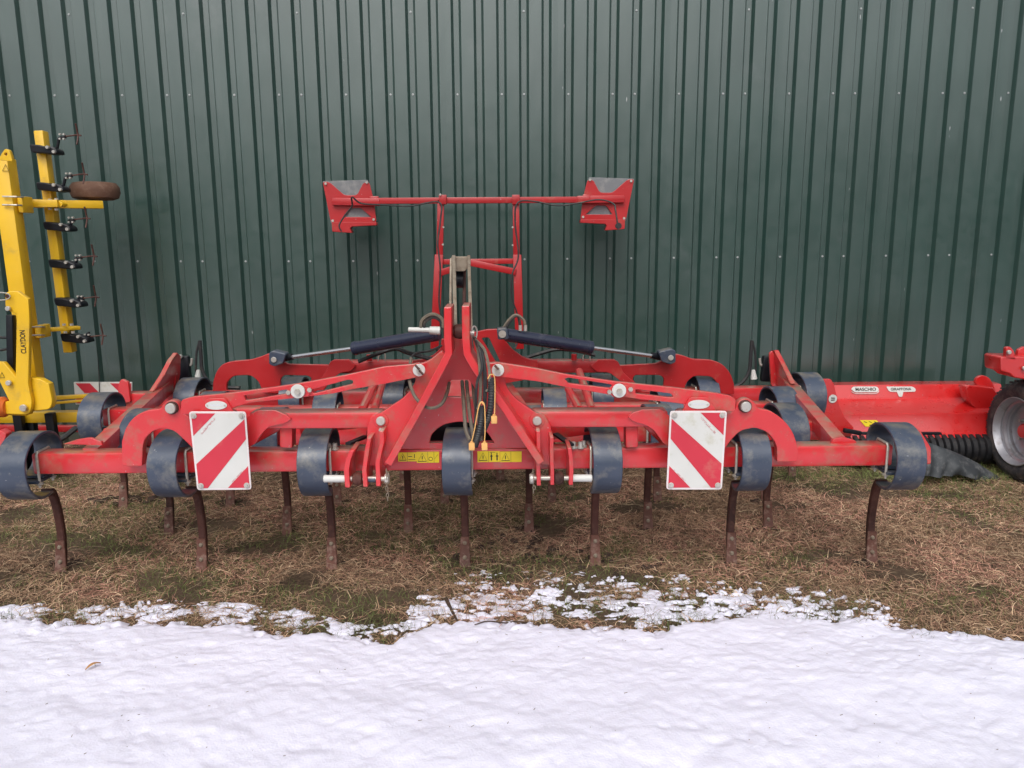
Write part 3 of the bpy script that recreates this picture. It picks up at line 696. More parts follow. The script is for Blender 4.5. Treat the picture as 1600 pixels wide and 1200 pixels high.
# stickers on the front beam
def sticker(px0, py0, px1, py1, kinds, D=D1-.0035):
    x0 = P(px0, (py0+py1)/2, D).x; x1 = P(px1, (py0+py1)/2, D).x; z1 = P((px0+px1)/2, py0, D).z; z0 = P((px0+px1)/2, py1, D).z
    b = MB(); b.box(((x0+x1)/2, D+.001, (z0+z1)/2), (x1-x0, .002, z1-z0), 0); o = b.build('warning_sticker', 'sticker', cul)
    b = MB(); n = len(kinds); wv = (x1-x0)/n; hh = z1-z0; y = D-.0006
    def ln(a, c, t=.0022): b.bar((a[0], y, a[1]), (c[0], y, c[1]), .0008, t, 0) if abs(a[1]-c[1]) < abs(a[0]-c[0]) else b.bar((a[0], y, a[1]), (c[0], y, c[1]), t, .0008, 0)
    for i, k in enumerate(kinds):
        a = x0+i*wv; m_ = a+wv/2
        if i: ln((a, z0), (a, z1), .0012)
        if k == 't':
            T = [(a+wv*.12, z0+hh*.14), (a+wv*.88, z0+hh*.14), (m_, z1-hh*.12)]
            for u, v in ((0, 1), (1, 2), (2, 0)): ln(T[u], T[v], .003)
            ln((m_, z0+hh*.32), (m_, z0+hh*.62), .004); ln((m_-.001, z0+hh*.22), (m_+.001, z0+hh*.22), .003)
        if k == 'a':
            ln((a+wv*.1, z0+hh*.55), (a+wv*.5, z0+hh*.55), .003); ln((a+wv*.78, z0+hh*.38), (a+wv*.78, z0+hh*.8), .003)
            ln((a+wv*.1, z0+hh*.2), (a+wv*.85, z0+hh*.2), .0018)
        if k == 'g':
            c = Vector((a+wv*.25, y, z0+hh*.35)); b.tube([c+Vector((.009*math.cos(t), 0, .009*math.sin(t))) for t in [j*math.pi/6 for j in range(12)]], .0012, 4, 0, closed=True)
            ln((a+wv*.55, z0), (a+wv*.55, z1), .0012); ln((a+wv*.6, z0+hh*.35), (a+wv*.9, z0+hh*.75), .004)
        if k == 'p':
            for q in (.25, .75):
                ln((a+wv*q, z0+hh*.15), (a+wv*q, z0+hh*.7), .006); ln((a+wv*(q-.12), z0+hh*.55), (a+wv*(q+.12), z0+hh*.55), .004); ln((a+wv*q-.002, z0+hh*.8), (a+wv*q+.002, z0+hh*.8), .006)
            ln((a+wv*.1, z1-hh*.1), (a+wv*.6, z1-hh*.1), .0015)
    b.build('pictogram', 'black', o)
sticker(622, 707, 651, 721, 'ta'); sticker(651, 706, 686, 723, 'tg')
sticker(746, 705, 781, 722, 'tp'); sticker(781.5, 705.5, 815, 722, 't ')

# marker boards (red and white), oval badges
def board(corners, mirror, D=3.40):
    TL, TR, BR, BL = [Vector(c) for c in corners]
    def uv(u, v): q = (TL*(1-u)+TR*u)*(1-v)+(BL*(1-u)+BR*u)*v; return (q.x, q.y)
    o = plate('marker_board', [[(*uv(0, 0), 5), (*uv(1, 0), 5), (*uv(1, 1), 5), (*uv(0, 1), 5)]], D, .004, 'whiterim', cul, .001)
    def pp(u, v): return uv(1-u, v) if mirror else uv(u, v)
    e = .035; f = .025
    plate('reflective_face', [[(*pp(e, f), 3), (*pp(1-e, f), 3), (*pp(1-e, 1-f), 3), (*pp(e, 1-f), 3)]], D-.0012, .002, 'white', o, 0)
    S = [[(e, f), (.46, f), (e, .31)], [(1-e, .10), (1-e, .355), (.20, 1-f), (e, 1-f), (e, .67)], [(1-e, .70), (1-e, 1-f), (.57, 1-f)]]
    for s_ in S: plate('red_stripe', [[pp(u, v) for u, v in s_]], D-.0024, .002, 'signred', o, 0)
    for u, v in ((.08, .055), (.92, .055), (.92, .945), (.08, .945)):
        c = P(*pp(u, v), D-.002); b = MB(); b.cyl(c, c+Vector((0, -.004, 0)), .0135, seg=20, bev=.001); b.cyl(c, c+Vector((0, -.011, 0)), .007, seg=6); b.build('bolt', 'bright', o)
    # tiny print that cannot be read
    b = MB()
    for (u0, v0, u1, v1) in ((.18, .285, .44, .095), (.66, .905, .90, .745)):
        n = 22
        for i in range(n):
            t = i/(n-1); u = u0+(u1-u0)*t; v = v0+(v1-v0)*t
            c = P(*pp(u, v), D-.0028)
            for dz in (-.0035, .0035):
                if random.random() < .55: b.bar(c+Vector((-.0016, 0, dz)), c+Vector((.0016, 0, dz+.001)), .0006, .0016, 0)
    b.build('small_print', 'signred', o)
    b = MB()
    return o
board([(295, 643), (384, 643), (393, 765), (308, 766)], False)
board([(1047, 642), (1136, 642), (1128, 765), (1041, 765)], True)
for px, py in ((337.5, 633.5), (1092, 632)):
    pts = [(px+20*math.cos(t), py+10.5*math.sin(t)) for t in [k*math.pi/16 for k in range(32)]]
    g2 = plate('badge_gusset', [[(px-28, py+14, 0), (px-14, py-11, 5), (px+14, py-11, 5), (px+30, py+14, 0)]], DL-.012, .010, 'red', cul, .002)
    pts = [(px+17*math.cos(t), py+7*math.sin(t)) for t in [k*math.pi/16 for k in range(32)]]
    bd = plate('oval_badge', [pts], DL-.016, .0035, 'white', cul, .001)
    b = MB()
    for i in range(9):
        c = P(px-9+i*2.2, py-.5+random.uniform(-.6, .6), DL-.0166); b.bar(c, c+Vector((.004, 0, 0)), .0006, .005*random.uniform(.4, 1), 0)
    b.build('faded_print', 'violet', bd)
    for dx in (-13.5, 13.5):
        c = P(px+dx, py, DL-.016); b = MB(); b.cyl(c, c+Vector((0, -.003, 0)), .004, seg=8); b.build('rivet', 'zinc', bd)

# side frames running back, with the raised fins at the rear
def loft_bar(a, c, wd, h, name='side_beam', m='red'):
    b = MB(); b.bar(a, c, wd, h, .010); return b.build(name, m, cul)
loft_bar(Vector((P(136, 690, 3.6).x, 3.62, .645)), P(262, 600, 5.05)+Vector((0, 0, -.01)), .075, .09)
plate('beam_foot', [[(98, 694, 0), (120, 687, 2), (140, 684, 3), (158, 690, 2), (160, 696, 0)]], 3.60, .02, 'red', cul, .002)
loft_bar(Vector((P(1318, 688, 3.6).x, 3.62, .645)), P(1222, 592, 5.05), .075, .09)
plate('beam_foot', [[(1298, 694, 0), (1302, 686, 3), (1318, 683, 3), (1336, 688, 2), (1340, 694, 0)]], 3.60, .02, 'red', cul, .002)
def fin(pts, D, th, shift):
    """upright fin plate standing along the driving direction, leaning with the side beam"""
    b = MB(); l = [P(x, y, d) for x, y, d in pts]; n = len(l)
    bm = bmesh.new(); off = Vector((th, 0, 0)); A = [bm.verts.new(q) for q in l]; B = [bm.verts.new(q+off) for q in l]
    bm.faces.new(A); bm.faces.new(B[::-1])
    for i in range(n): bm.faces.new((A[i], B[i], B[(i+1) % n], A[(i+1) % n]))
    bmesh.ops.bevel(bm, geom=bm.edges[:], offset=.004, segments=2, affect='EDGES')
    b._take(bm); return b.build('rear_fin', 'red', cul)
fin([(232, 612, 4.70), (250, 585, 4.85), (262, 562, 5.0), (270, 551, 5.08), (276, 556, 5.14), (275, 585, 5.18), (270, 606, 5.16)], 5, .03, 0)
fin([(1236, 600, 4.70), (1226, 580, 4.85), (1217, 562, 5.0), (1210, 547, 5.08), (1203, 548, 5.14), (1205, 575, 5.18), (1208, 602, 5.16)], 5, .03, 0)
plate('rear_fin_rib', [[(238, 612, 0), (262, 580, 6), (272, 553, 2), (276, 556, 2), (274, 600, 0), (270, 612, 0)]], 5.08, .02, 'red', cul, .004)
plate('rear_fin_rib', [[(1240, 606, 0), (1222, 582, 6), (1207, 548, 2), (1202, 552, 2), (1205, 600, 0), (1209, 606, 0)]], 5.08, .02, 'red', cul, .004)
plate('end_cap', [[(184, 608, 2), (186, 597, 3), (190, 592, 3), (200, 597, 3), (204, 628, 2), (186, 632, 2)]], 5.03, .03, 'red', cul, .004)
plate('end_plate', [[(1432, 672, 2), (1437, 671, 2), (1455, 700, 3), (1455, 725, 3), (1449, 726, 2), (1446, 702, 2)]], 3.60, .05, 'red', cul, .004)
plate('end_plate', [[(0, 672, 0), (10, 678, 3), (2, 704, 3), (-10, 704, 0), (-14, 680, 0)]], 3.72, .05, 'red', cul, .004)
plate('end_plate', [[(1275, 590, 2), (1280, 588, 2), (1293, 610, 3), (1294, 632, 3), (1288, 630, 2), (1286, 612, 2)]], 5.15, .03, 'red', cul, .003)
# centre frame running back under the links
for x in (-.42, .38):
    loft_bar((cx+x, 3.66, .70), (cx+x*.55, 5.1, .72), .08, .10, 'centre_rail')
for (a, c) in (((585, 600, 4.2), (566, 640, 3.8)), ((600, 590, 4.5), (585, 640, 3.8)), ((888, 608, 4.3), (905, 640, 3.9)), ((905, 580, 4.6), (925, 640, 3.9))):
    b = MB(); b.tube([P(*a), P(*c)], .022, 10, 0); b.build('strut', 'red', cul)
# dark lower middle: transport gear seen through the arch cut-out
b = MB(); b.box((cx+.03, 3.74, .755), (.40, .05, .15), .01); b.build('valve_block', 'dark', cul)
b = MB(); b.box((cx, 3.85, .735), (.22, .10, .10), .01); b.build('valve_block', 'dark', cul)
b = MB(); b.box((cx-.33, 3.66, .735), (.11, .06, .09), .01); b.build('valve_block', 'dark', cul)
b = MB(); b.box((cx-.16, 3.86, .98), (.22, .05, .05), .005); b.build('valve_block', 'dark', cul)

# rear wing frames (row four)
DR = 4.98
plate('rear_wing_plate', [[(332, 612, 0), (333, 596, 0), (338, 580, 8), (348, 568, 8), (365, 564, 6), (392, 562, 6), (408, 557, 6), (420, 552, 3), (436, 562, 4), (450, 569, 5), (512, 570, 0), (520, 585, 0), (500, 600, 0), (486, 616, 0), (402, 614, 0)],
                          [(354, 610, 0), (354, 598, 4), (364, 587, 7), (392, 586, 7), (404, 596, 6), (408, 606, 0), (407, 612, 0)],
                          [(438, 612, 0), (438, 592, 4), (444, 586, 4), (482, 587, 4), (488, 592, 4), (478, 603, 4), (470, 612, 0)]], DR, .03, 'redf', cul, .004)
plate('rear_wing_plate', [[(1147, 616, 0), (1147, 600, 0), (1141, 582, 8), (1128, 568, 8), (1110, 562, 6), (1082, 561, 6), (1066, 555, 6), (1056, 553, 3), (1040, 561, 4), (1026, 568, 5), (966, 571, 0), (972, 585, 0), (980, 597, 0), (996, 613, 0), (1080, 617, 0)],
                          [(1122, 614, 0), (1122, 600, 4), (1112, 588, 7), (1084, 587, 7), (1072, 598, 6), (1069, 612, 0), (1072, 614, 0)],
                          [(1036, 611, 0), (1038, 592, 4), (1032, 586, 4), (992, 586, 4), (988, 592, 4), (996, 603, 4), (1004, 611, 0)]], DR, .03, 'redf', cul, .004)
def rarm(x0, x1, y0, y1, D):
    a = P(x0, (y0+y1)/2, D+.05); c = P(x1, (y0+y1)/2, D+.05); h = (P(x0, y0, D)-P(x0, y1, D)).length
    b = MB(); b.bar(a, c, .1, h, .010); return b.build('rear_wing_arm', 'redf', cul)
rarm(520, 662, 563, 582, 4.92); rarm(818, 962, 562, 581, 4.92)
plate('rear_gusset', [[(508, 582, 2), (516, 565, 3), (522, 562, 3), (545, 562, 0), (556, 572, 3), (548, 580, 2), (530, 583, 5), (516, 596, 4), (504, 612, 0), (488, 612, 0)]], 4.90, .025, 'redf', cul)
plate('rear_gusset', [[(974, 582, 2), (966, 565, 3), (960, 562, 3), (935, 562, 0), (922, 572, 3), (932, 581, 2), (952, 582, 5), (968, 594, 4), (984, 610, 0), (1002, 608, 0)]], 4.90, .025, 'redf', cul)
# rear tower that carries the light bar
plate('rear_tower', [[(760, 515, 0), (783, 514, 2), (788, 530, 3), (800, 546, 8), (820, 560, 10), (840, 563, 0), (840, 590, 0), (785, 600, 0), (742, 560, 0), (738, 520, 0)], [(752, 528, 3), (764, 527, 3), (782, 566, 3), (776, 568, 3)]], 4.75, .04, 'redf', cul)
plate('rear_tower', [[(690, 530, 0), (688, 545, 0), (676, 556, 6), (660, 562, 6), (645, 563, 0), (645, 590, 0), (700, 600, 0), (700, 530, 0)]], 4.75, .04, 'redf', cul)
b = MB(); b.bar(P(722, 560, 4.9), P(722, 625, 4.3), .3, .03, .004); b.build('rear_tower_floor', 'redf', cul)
# hydraulic cylinders
def cylinder(a, m_, e, D0, D1_, clev, hose):
    A, Mp, E = P(*a, D0), P(*m_, (D0+D1_)/2), P(*e, D1_)
    b = MB(); b.cyl(A, Mp, .040, seg=28, bev=.006); o = b.build('hydraulic_barrel', 'navy', cul)
    d = (Mp-A).normalized()
    b = MB(); b.cyl(Mp-d*.02, Mp+d*.012, .043, seg=28, bev=.004); b.build('gland', 'navy', o)
    b = MB(); b.cyl(Mp, E, .0135, seg=20); b.build('piston_rod', 'chrome', o)
    sx = 1 if e[0] > m_[0] else -1
    q = plate('clevis', [[(clev[0]-sx*15, clev[1]-8, 3), (clev[0]+sx*6, clev[1]-13, 3), (clev[0]+sx*12, clev[1]-10, 3), (clev[0]+sx*12, clev[1]+8, 3), (clev[0]+sx*4, clev[1]+12, 3), (clev[0]-sx*10, clev[1]+7, 3)]], D1_-.06, .09, 'spring', o, .006)
    c = P(clev[0]+sx*4, clev[1]+1, D1_-.062); b = MB(); b.cyl(c, c+Vector((0, -.008, 0)), .018, seg=20, bev=.002); b.build('clevis_pin', 'bright', q)
    b = MB(); b.cyl(E-d*.05, E+d*.02, .02, .024, seg=14); b.build('rod_eye', 'dark', o)
    return o
cylinder((686, 522), (555, 544), (447, 559), 4.55, 4.93, (432, 561), 0)
cylinder((790, 523), (922, 543), (1028, 557), 4.60, 4.93, (1044, 558), 0)
plate('cylinder_eye', [[(776, 514, 3), (792, 513, 3), (795, 530, 3), (778, 531, 3)]], 4.52, .10, 'spring', cul, .004)
c = P(785, 522, 4.515); b = MB(); b.cyl(c, c+Vector((0, -.008, 0)), .022, seg=20); b.build('pin', 'zinc', cul)
# white handle bolt left of the headstock
b = MB(); b.cyl(P(638, 515, 4.30), P(680, 516, 4.30), .014, seg=16, bev=.003); b.cyl(P(671, 516, 4.30), P(688, 517, 4.30), .022, .024, seg=16, bev=.003); b.build('tap_handle', 'white', cul)
b = MB(); c = P(741, 520, 3.46); b.tube([c+Vector((.012*math.cos(t), .01*math.cos(t), .030*math.sin(t))) for t in [k*math.pi/8 for k in range(16)]], .004, 6, 0, closed=True); b.build('pin_ring', 'bright', cul)
b = MB(); b.cyl(P(733, 521, 3.46), P(741, 521, 3.46), .016, seg=14); b.build('pin', 'bright', cul)

# the pale worn lift link standing behind the headstock
def link(x0, y0, x1, y1, wpx, D0, D1_, m, name):
    b = MB(); b.bar(P(x0, y0, D0), P(x1, y1, D1_), wpx/1200*D0, .03, .004); return b.build(name, m, cul)
top = link(705, 404, 703.5, 506, 4, 4.30, 4.2, 'worn', 'lift_link')
link(709, 402, 711.5, 512, 5.5, 4.15, 3.55, 'worn', 'lift_link')
link(726, 408, 725, 505, 5, 4.30, 4.2, 'rust', 'lift_link'); link(732.5, 402, 736, 522, 5, 4.15, 3.6, 'worn', 'lift_link')
plate('link_head', [[(705, 401, 1), (732, 401, 1), (731, 419, 2), (726, 424, 2), (712, 424, 2), (706, 419, 2)]], 4.16, .10, 'worn', cul, .004)
b = MB(); b.cyl(P(711, 437, 4.25), P(724, 437, 4.25), .045, seg=18); b.build('link_roller', 'dark', cul)
# light bar with its posts
DB = 5.92
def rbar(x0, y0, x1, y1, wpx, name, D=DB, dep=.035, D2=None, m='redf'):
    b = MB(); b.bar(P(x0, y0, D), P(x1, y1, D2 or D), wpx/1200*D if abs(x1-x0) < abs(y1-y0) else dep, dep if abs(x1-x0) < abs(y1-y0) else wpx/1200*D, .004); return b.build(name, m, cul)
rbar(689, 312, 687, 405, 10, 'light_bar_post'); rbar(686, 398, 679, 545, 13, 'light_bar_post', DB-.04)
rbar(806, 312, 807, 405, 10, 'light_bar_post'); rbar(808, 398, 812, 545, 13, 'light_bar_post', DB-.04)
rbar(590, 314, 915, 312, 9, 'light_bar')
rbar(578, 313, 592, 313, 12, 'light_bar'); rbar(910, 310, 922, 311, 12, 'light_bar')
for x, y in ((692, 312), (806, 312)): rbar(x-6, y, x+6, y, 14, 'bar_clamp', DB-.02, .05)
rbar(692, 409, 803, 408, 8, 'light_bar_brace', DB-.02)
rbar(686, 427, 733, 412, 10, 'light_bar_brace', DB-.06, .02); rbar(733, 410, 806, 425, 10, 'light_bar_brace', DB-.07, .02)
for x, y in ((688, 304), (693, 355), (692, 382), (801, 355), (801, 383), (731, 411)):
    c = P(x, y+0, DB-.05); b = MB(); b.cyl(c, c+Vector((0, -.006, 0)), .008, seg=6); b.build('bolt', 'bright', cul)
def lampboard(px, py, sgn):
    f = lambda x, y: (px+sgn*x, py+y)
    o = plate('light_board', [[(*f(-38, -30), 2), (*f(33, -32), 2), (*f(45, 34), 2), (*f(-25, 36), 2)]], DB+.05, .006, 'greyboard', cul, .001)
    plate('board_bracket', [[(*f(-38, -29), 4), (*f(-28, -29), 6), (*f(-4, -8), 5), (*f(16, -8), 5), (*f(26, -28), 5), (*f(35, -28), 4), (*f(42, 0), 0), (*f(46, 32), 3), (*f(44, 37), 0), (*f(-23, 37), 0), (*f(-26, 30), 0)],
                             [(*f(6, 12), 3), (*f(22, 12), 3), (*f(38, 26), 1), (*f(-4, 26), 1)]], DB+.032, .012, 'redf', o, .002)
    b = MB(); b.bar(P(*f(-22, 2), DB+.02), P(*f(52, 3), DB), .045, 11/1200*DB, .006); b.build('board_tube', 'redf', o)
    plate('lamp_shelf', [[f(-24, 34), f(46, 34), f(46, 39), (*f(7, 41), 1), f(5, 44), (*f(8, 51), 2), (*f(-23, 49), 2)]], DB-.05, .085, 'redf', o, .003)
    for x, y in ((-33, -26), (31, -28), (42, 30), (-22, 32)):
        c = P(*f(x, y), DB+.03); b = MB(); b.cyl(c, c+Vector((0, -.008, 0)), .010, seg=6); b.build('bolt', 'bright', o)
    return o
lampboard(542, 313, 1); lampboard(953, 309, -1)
def cable(name, pts, r, m='hose', seg=6, **k):
    b = MB(); b.tube([P(*p_) for p_ in pts], r, seg, 6, **k); return b.build(name, m, cul)
cable('lamp_cable', [(534, 362, 5.5), (530, 352, 5.5), (540, 335, 5.55), (550, 322, 5.55), (550, 308, 5.52), (565, 318, 5.55), (600, 320, 5.58), (640, 322, 5.58), (686, 316, 5.57), (688, 345, 5.55), (684, 380, 5.52), (688, 420, 5.5), (686, 470, 5.5), (690, 500, 5.5)], .006)
cable('lamp_cable', [(966, 358, 5.5), (962, 330, 5.52), (958, 318, 5.55), (935, 312, 5.55), (900, 318, 5.57), (870, 321, 5.57), (830, 314, 5.57), (808, 318, 5.55), (805, 350, 5.55), (810, 400, 5.52), (800, 430, 5.5), (800, 465, 5.5), (808, 490, 5.5), (812, 520, 5.5), (805, 545, 5.4)], .006)
c = P(966, 353, 5.52); b = MB(); b.cyl(c, c+Vector((0, -.02, 0)), .022, seg=16); b.build('cable_gland', 'hose', cul)

# hoses
cable('hydraulic_hose', [(657, 515, 4.3), (660, 500, 4.3), (675, 491, 4.3), (690, 498, 4.3), (692, 512, 4.3)], .010, 'dusty')
cable('hydraulic_hose', [(663, 514, 4.3), (664, 503, 4.3), (677, 496, 4.3), (688, 502, 4.3), (690, 514, 4.3)], .008, 'hose')
cable('hydraulic_hose', [(786, 513, 4.6), (795, 500, 4.6), (806, 492, 4.6), (818, 500, 4.6), (821, 512, 4.6)], .009, 'dusty')
cable('hydraulic_hose', [(790, 514, 4.6), (800, 499, 4.6), (808, 494, 4.6), (812, 500, 4.6), (813, 512, 4.6)], .007, 'hose')
for x in (813, 821):
    b = MB(); b.cyl(P(x, 508, 4.6), P(x, 517, 4.6), .010, seg=10); b.build('hose_fitting', 'bright', cul)
cable('hydraulic_hose', [(560, 565, 4.8), (590, 553, 4.8), (618, 545, 4.8), (640, 552, 4.7), (670, 560, 4.6), (690, 566, 4.5)], .014)
cable('hydraulic_hose', [(820, 560, 4.9), (845, 552, 4.9), (870, 546, 4.9), (900, 548, 4.9), (930, 555, 4.9)], .013)
cable('hydraulic_hose', [(642, 560, 3.7), (640, 580, 3.5), (641, 600, 3.43), (650, 622, 3.40), (668, 637, 3.36), (688, 633, 3.38), (698, 615, 3.45), (702, 598, 3.55)], .008, 'dusty')
cable('hydraulic_hose', [(640, 562, 3.8), (650, 552, 3.9), (672, 548, 4.0), (690, 540, 4.1)], .006)
for k, (m, r_, x1, x2, x3, x4, ye) in enumerate((('dusty', .008, 747, 750, 751, 750, 640), ('hose', .009, 752, 757, 758, 757, 668), ('dusty', .007, 757, 764, 765, 763, 610), ('hose', .006, 749, 753, 745, 743, 690))):
    cable('hydraulic_hose', [(741+k, 527+k*2, 3.45-.02*k), (x1, 547, 3.36-.015*k), (x2, 575, 3.32-.012*k), (x3, 600, 3.31-.01*k), (x4, (600+ye)/2+5, 3.30), (x4-3, ye, 3.29)], r_, m)
for off in (0, 7, 17):
    cable('hydraulic_hose', [(722+off, 596, 3.66), (724+off, 620, 3.52), (726+off*1.2, 650, 3.42), (728+off*1.4, 672, 3.38), (734+off, 688, 3.34)], .009, 'dusty')
def bellow(pts, r):
    P_ = smooth([P(*q) for q in pts], 14); b = MB(); b.tube(P_, r, 12, 0, rib=.16); return b.build('ribbed_hose_sleeve', 'hose', cul)
bellow([(767, 590, 3.30), (768, 615, 3.28), (765, 645, 3.27), (757, 668, 3.27), (750, 678, 3.28)], .0155)
bellow([(752, 634, 3.26), (752, 655, 3.25), (747, 680, 3.25), (742, 697, 3.26)], .0155)
for pts in ([(762, 592), (767, 585), (773, 592), (773, 640), (772, 648)], [(748, 634), (752, 628), (757, 634), (758, 668), (757, 690)], [(757, 634), (752, 629), (747, 640), (742, 668), (737, 690)]):
    b = MB(); b.tube([P(x, y, 3.235) for x, y in pts], .0026, 6, 5); o = b.build('cap_strap', 'orange', cul)
    x, y = pts[-1]; q = P(x, y, 3.235); b = MB(); b.box(q-Vector((0, 0, .022)), (.026, .012, .034), .004); b.cyl(q, q-Vector((0, 0, .01)), .007, seg=8); b.build('hose_cap', 'orange', o)
# hydraulic manifold details at the far ends (black valve, white fitting and hose)
for s_, px in ((1, 290), (-1, 1197)):
    D = 5.25
    b = MB(); b.bar(P(px-s_*6, 556, D), P(px-s_*2, 596, D), .10, .05, .01); o = b.build('pump_body', 'dark', cul)
    c = P(px-s_*8, 557, D-.04); b = MB(); b.cyl(c, c+Vector((0, -.02, 0)), .015, seg=10); b.build('fitting', 'bright', o)
    b = MB(); b.tube([P(px-s_*2, 571, D), P(px+s_*8, 570, D), P(px+s_*10, 560, D)], .009, 8, 3); b.build('fitting', 'bright', o)
    b = MB(); b.cyl(P(px+s_*19, 592, D), P(px+s_*20, 578, D), .024, .012, seg=10); b.build('fitting', 'white', o)
    b = MB(); b.tube([P(px+s_*22, 532, D), P(px+s_*24, 555, D), P(px+s_*26, 578, D), P(px+s_*36, 596, D), P(px+s_*52, 604, D), P(px+s_*85, 606, D)], .013, 8, 6); b.build('hydraulic_hose', 'hose', o)
    b = MB(); b.tube([P(px+s_*21, 535, D), P(px+s_*17, 552, D), P(px+s_*16, 580, D)], .008, 8, 6); b.build('hydraulic_hose', 'hose', o)
# small items over the rear arms
for x, y in ((577, 556), (897, 555)):
    b = MB(); b.cyl(P(x, y+8, 4.9), P(x, y-2, 4.9), .018, seg=12); b.build('grease_cap', 'redf', cul)
    b = MB(); b.tube([P(x+14, y+8, 4.9), P(x+15, y, 4.9), P(x+24, y-4, 4.9), P(x+25, y+8, 4.9)], .004, 6, 4); b.build('wire_clip', 'zinc', cul)

# =================================================================== YELLOW DRILL (left edge)
yel = empty('seed_drill', (P(40, 640, 5.3).x, 5.3, 0), 'yellow folded strip drill at the left edge, lettered upright beside the green wall', 'drill')
def yb(name, a, c, wd, h, m='yellow', parent=yel, bev=.006):
    b = MB(); b.bar(a, c, wd, h, bev); return b.build(name, m, parent)
S5 = 5.3/1200
yb('mast', P(5, 248, 5.3), P(58, 640, 5.3), 25*S5, .10)
plate('mast_eye', [[(-2, 250, 0), (2, 240, 4), (8, 232, 6), (14, 234, 5), (18, 246, 3), (19, 252, 0)], [(6.5, 238.5, 1.5), (11, 238.5, 1.5), (11, 243, 1.5), (6.5, 243, 1.5)]], 5.17, .03, 'yellow', yel)
plate('mast_foot', [[(46, 590, 0), (62, 592, 3), (76, 600, 0), (82, 628, 6), (78, 640, 8), (52, 642, 4), (48, 620, 0)]], 5.14, .06, 'yellow', yel, .006)
plate('fold_arm', [[(8, 458, 4), (14, 455, 3), (27, 455, 0), (44, 467, 0), (46, 500, 0), (44, 600, 0), (50, 630, 6), (46, 648, 8), (8, 647, 3), (8, 628, 0), (14, 626, 0), (-6, 586, 0), (-6, 565, 0), (6, 566, 0), (24, 588, 0), (26, 490, 0), (18, 489, 5), (8, 480, 5)]], 5.10, .035, 'yellow', yel, .005)
c = P(38, 637, 5.09); b = MB(); b.cyl(c, c+Vector((0, -.02, 0)), .024, seg=16, bev=.003); b.build('bolt', 'zinc', yel)
for x, y, r in ((14, 482, .016), (15, 598, .018)):
    c = P(x, y, 5.09); b = MB(); b.cyl(c, c+Vector((0, -.02, 0)), r, seg=16, bev=.003); b.build('bolt', 'bright', yel)
c = P(12, 463, 5.09); b = MB(); b.cyl(c, c+Vector((0, -.004, 0)), .014, seg=16); b.build('pin_hole', 'rust', yel)
b = MB(); b.tube([P(12+14*math.cos(t)-10, 463+6*math.sin(t), 5.07) for t in [k*math.pi/6 for k in range(12)]], .004, 6, 0, closed=True); b.build('ring_clip', 'bright', yel)
yb('ram_tube', P(17, 492, 5.2), P(19, 590, 5.2), .045, .045, 'dark')
lettering('lettering', 'CLAYDON', (P(35, 517, 5.1)-P(37, 553, 5.1)).length, P(36.2, 534, 5.0985), 87, 'black', yel, 1.5)
# small pictograms on mast and plate
b = MB()
for (X, Y_, S) in ((8.5, 262, 5), (3, 586, 4)):
    T = [P(X-S, Y_+S, 5.095 if Y_ > 400 else 5.245), P(X+S, Y_+S, 5.095 if Y_ > 400 else 5.245), P(X, Y_-S, 5.095 if Y_ > 400 else 5.245)]
    b.tube(T, .0022, 4, 0, closed=True)
b.build('pictogram', 'black', yel)
D6 = 5.62; S6 = D6/1200
yb('tine_bar', P(64, 205, D6), P(110, 550, D6), 13.5*S6, .075)
yb('cross_arm', P(-40, 319, 5.42), P(92, 318, 5.50), .05, 11*S6); yb('cross_arm', P(92, 319, 5.55), P(160, 320, 5.75), .05, 12*S6)
yb('clamp_bracket', P(36, 320, 5.34), P(44, 320, 5.34), .12, 24*S5)
plate('clamp_plate', [[(44, 311, 2), (90, 312, 3), (98, 318, 3), (96, 323, 3), (44, 324, 2)]], 5.5, .10, 'yellow', yel)
for y in (308, 321):
    b = MB(); b.tube([P(4, y-1, 5.235), P(26, y-.5, 5.235), P(36, y, 5.30), P(42, y, 5.38)], .006, 6, 2); b.build('u_bolt', 'zinc', yel)
yb('lower_arm', P(60, 516, 5.4), P(124, 512, 5.6), .05, 6*S6)
yb('clamp_bracket', P(62, 517, 5.34), P(72, 517, 5.34), .12, 20*S5)
for y in (511, 524):
    b = MB(); b.tube([P(48, y, 5.17), P(64, y-.5, 5.22), P(70, y, 5.34)], .006, 6, 2); b.build('u_bolt', 'zinc', yel)
for (x, y) in ((78, 312), (88, 311), (78, 326), (88, 327), (100, 507), (112, 507), (102, 519), (114, 519)):
    c = P(x, y, 5.5); b = MB(); b.cyl(c+Vector((0, 0, .006)), c-Vector((0, 0, .008)), .013, seg=6); b.build('bolt', 'bright', yel)
# gauge wheel lying flat on the end of the cross arm
c = P(150, 312, 5.86); b = MB(); b.lathe(c, (0, 0, 1), [(-.005, .05), (-.002, .12), (.012, .155), (.05, .168), (.09, .165), (.118, .145), (.124, .11), (.118, .05)], 40); wh = b.build('gauge_wheel', 'browntyre', yel)
b = MB(); b.cyl(c-Vector((0, 0, .03)), c+Vector((0, 0, .11)), .02, seg=14); b.build('wheel_axle', 'yellow', wh)
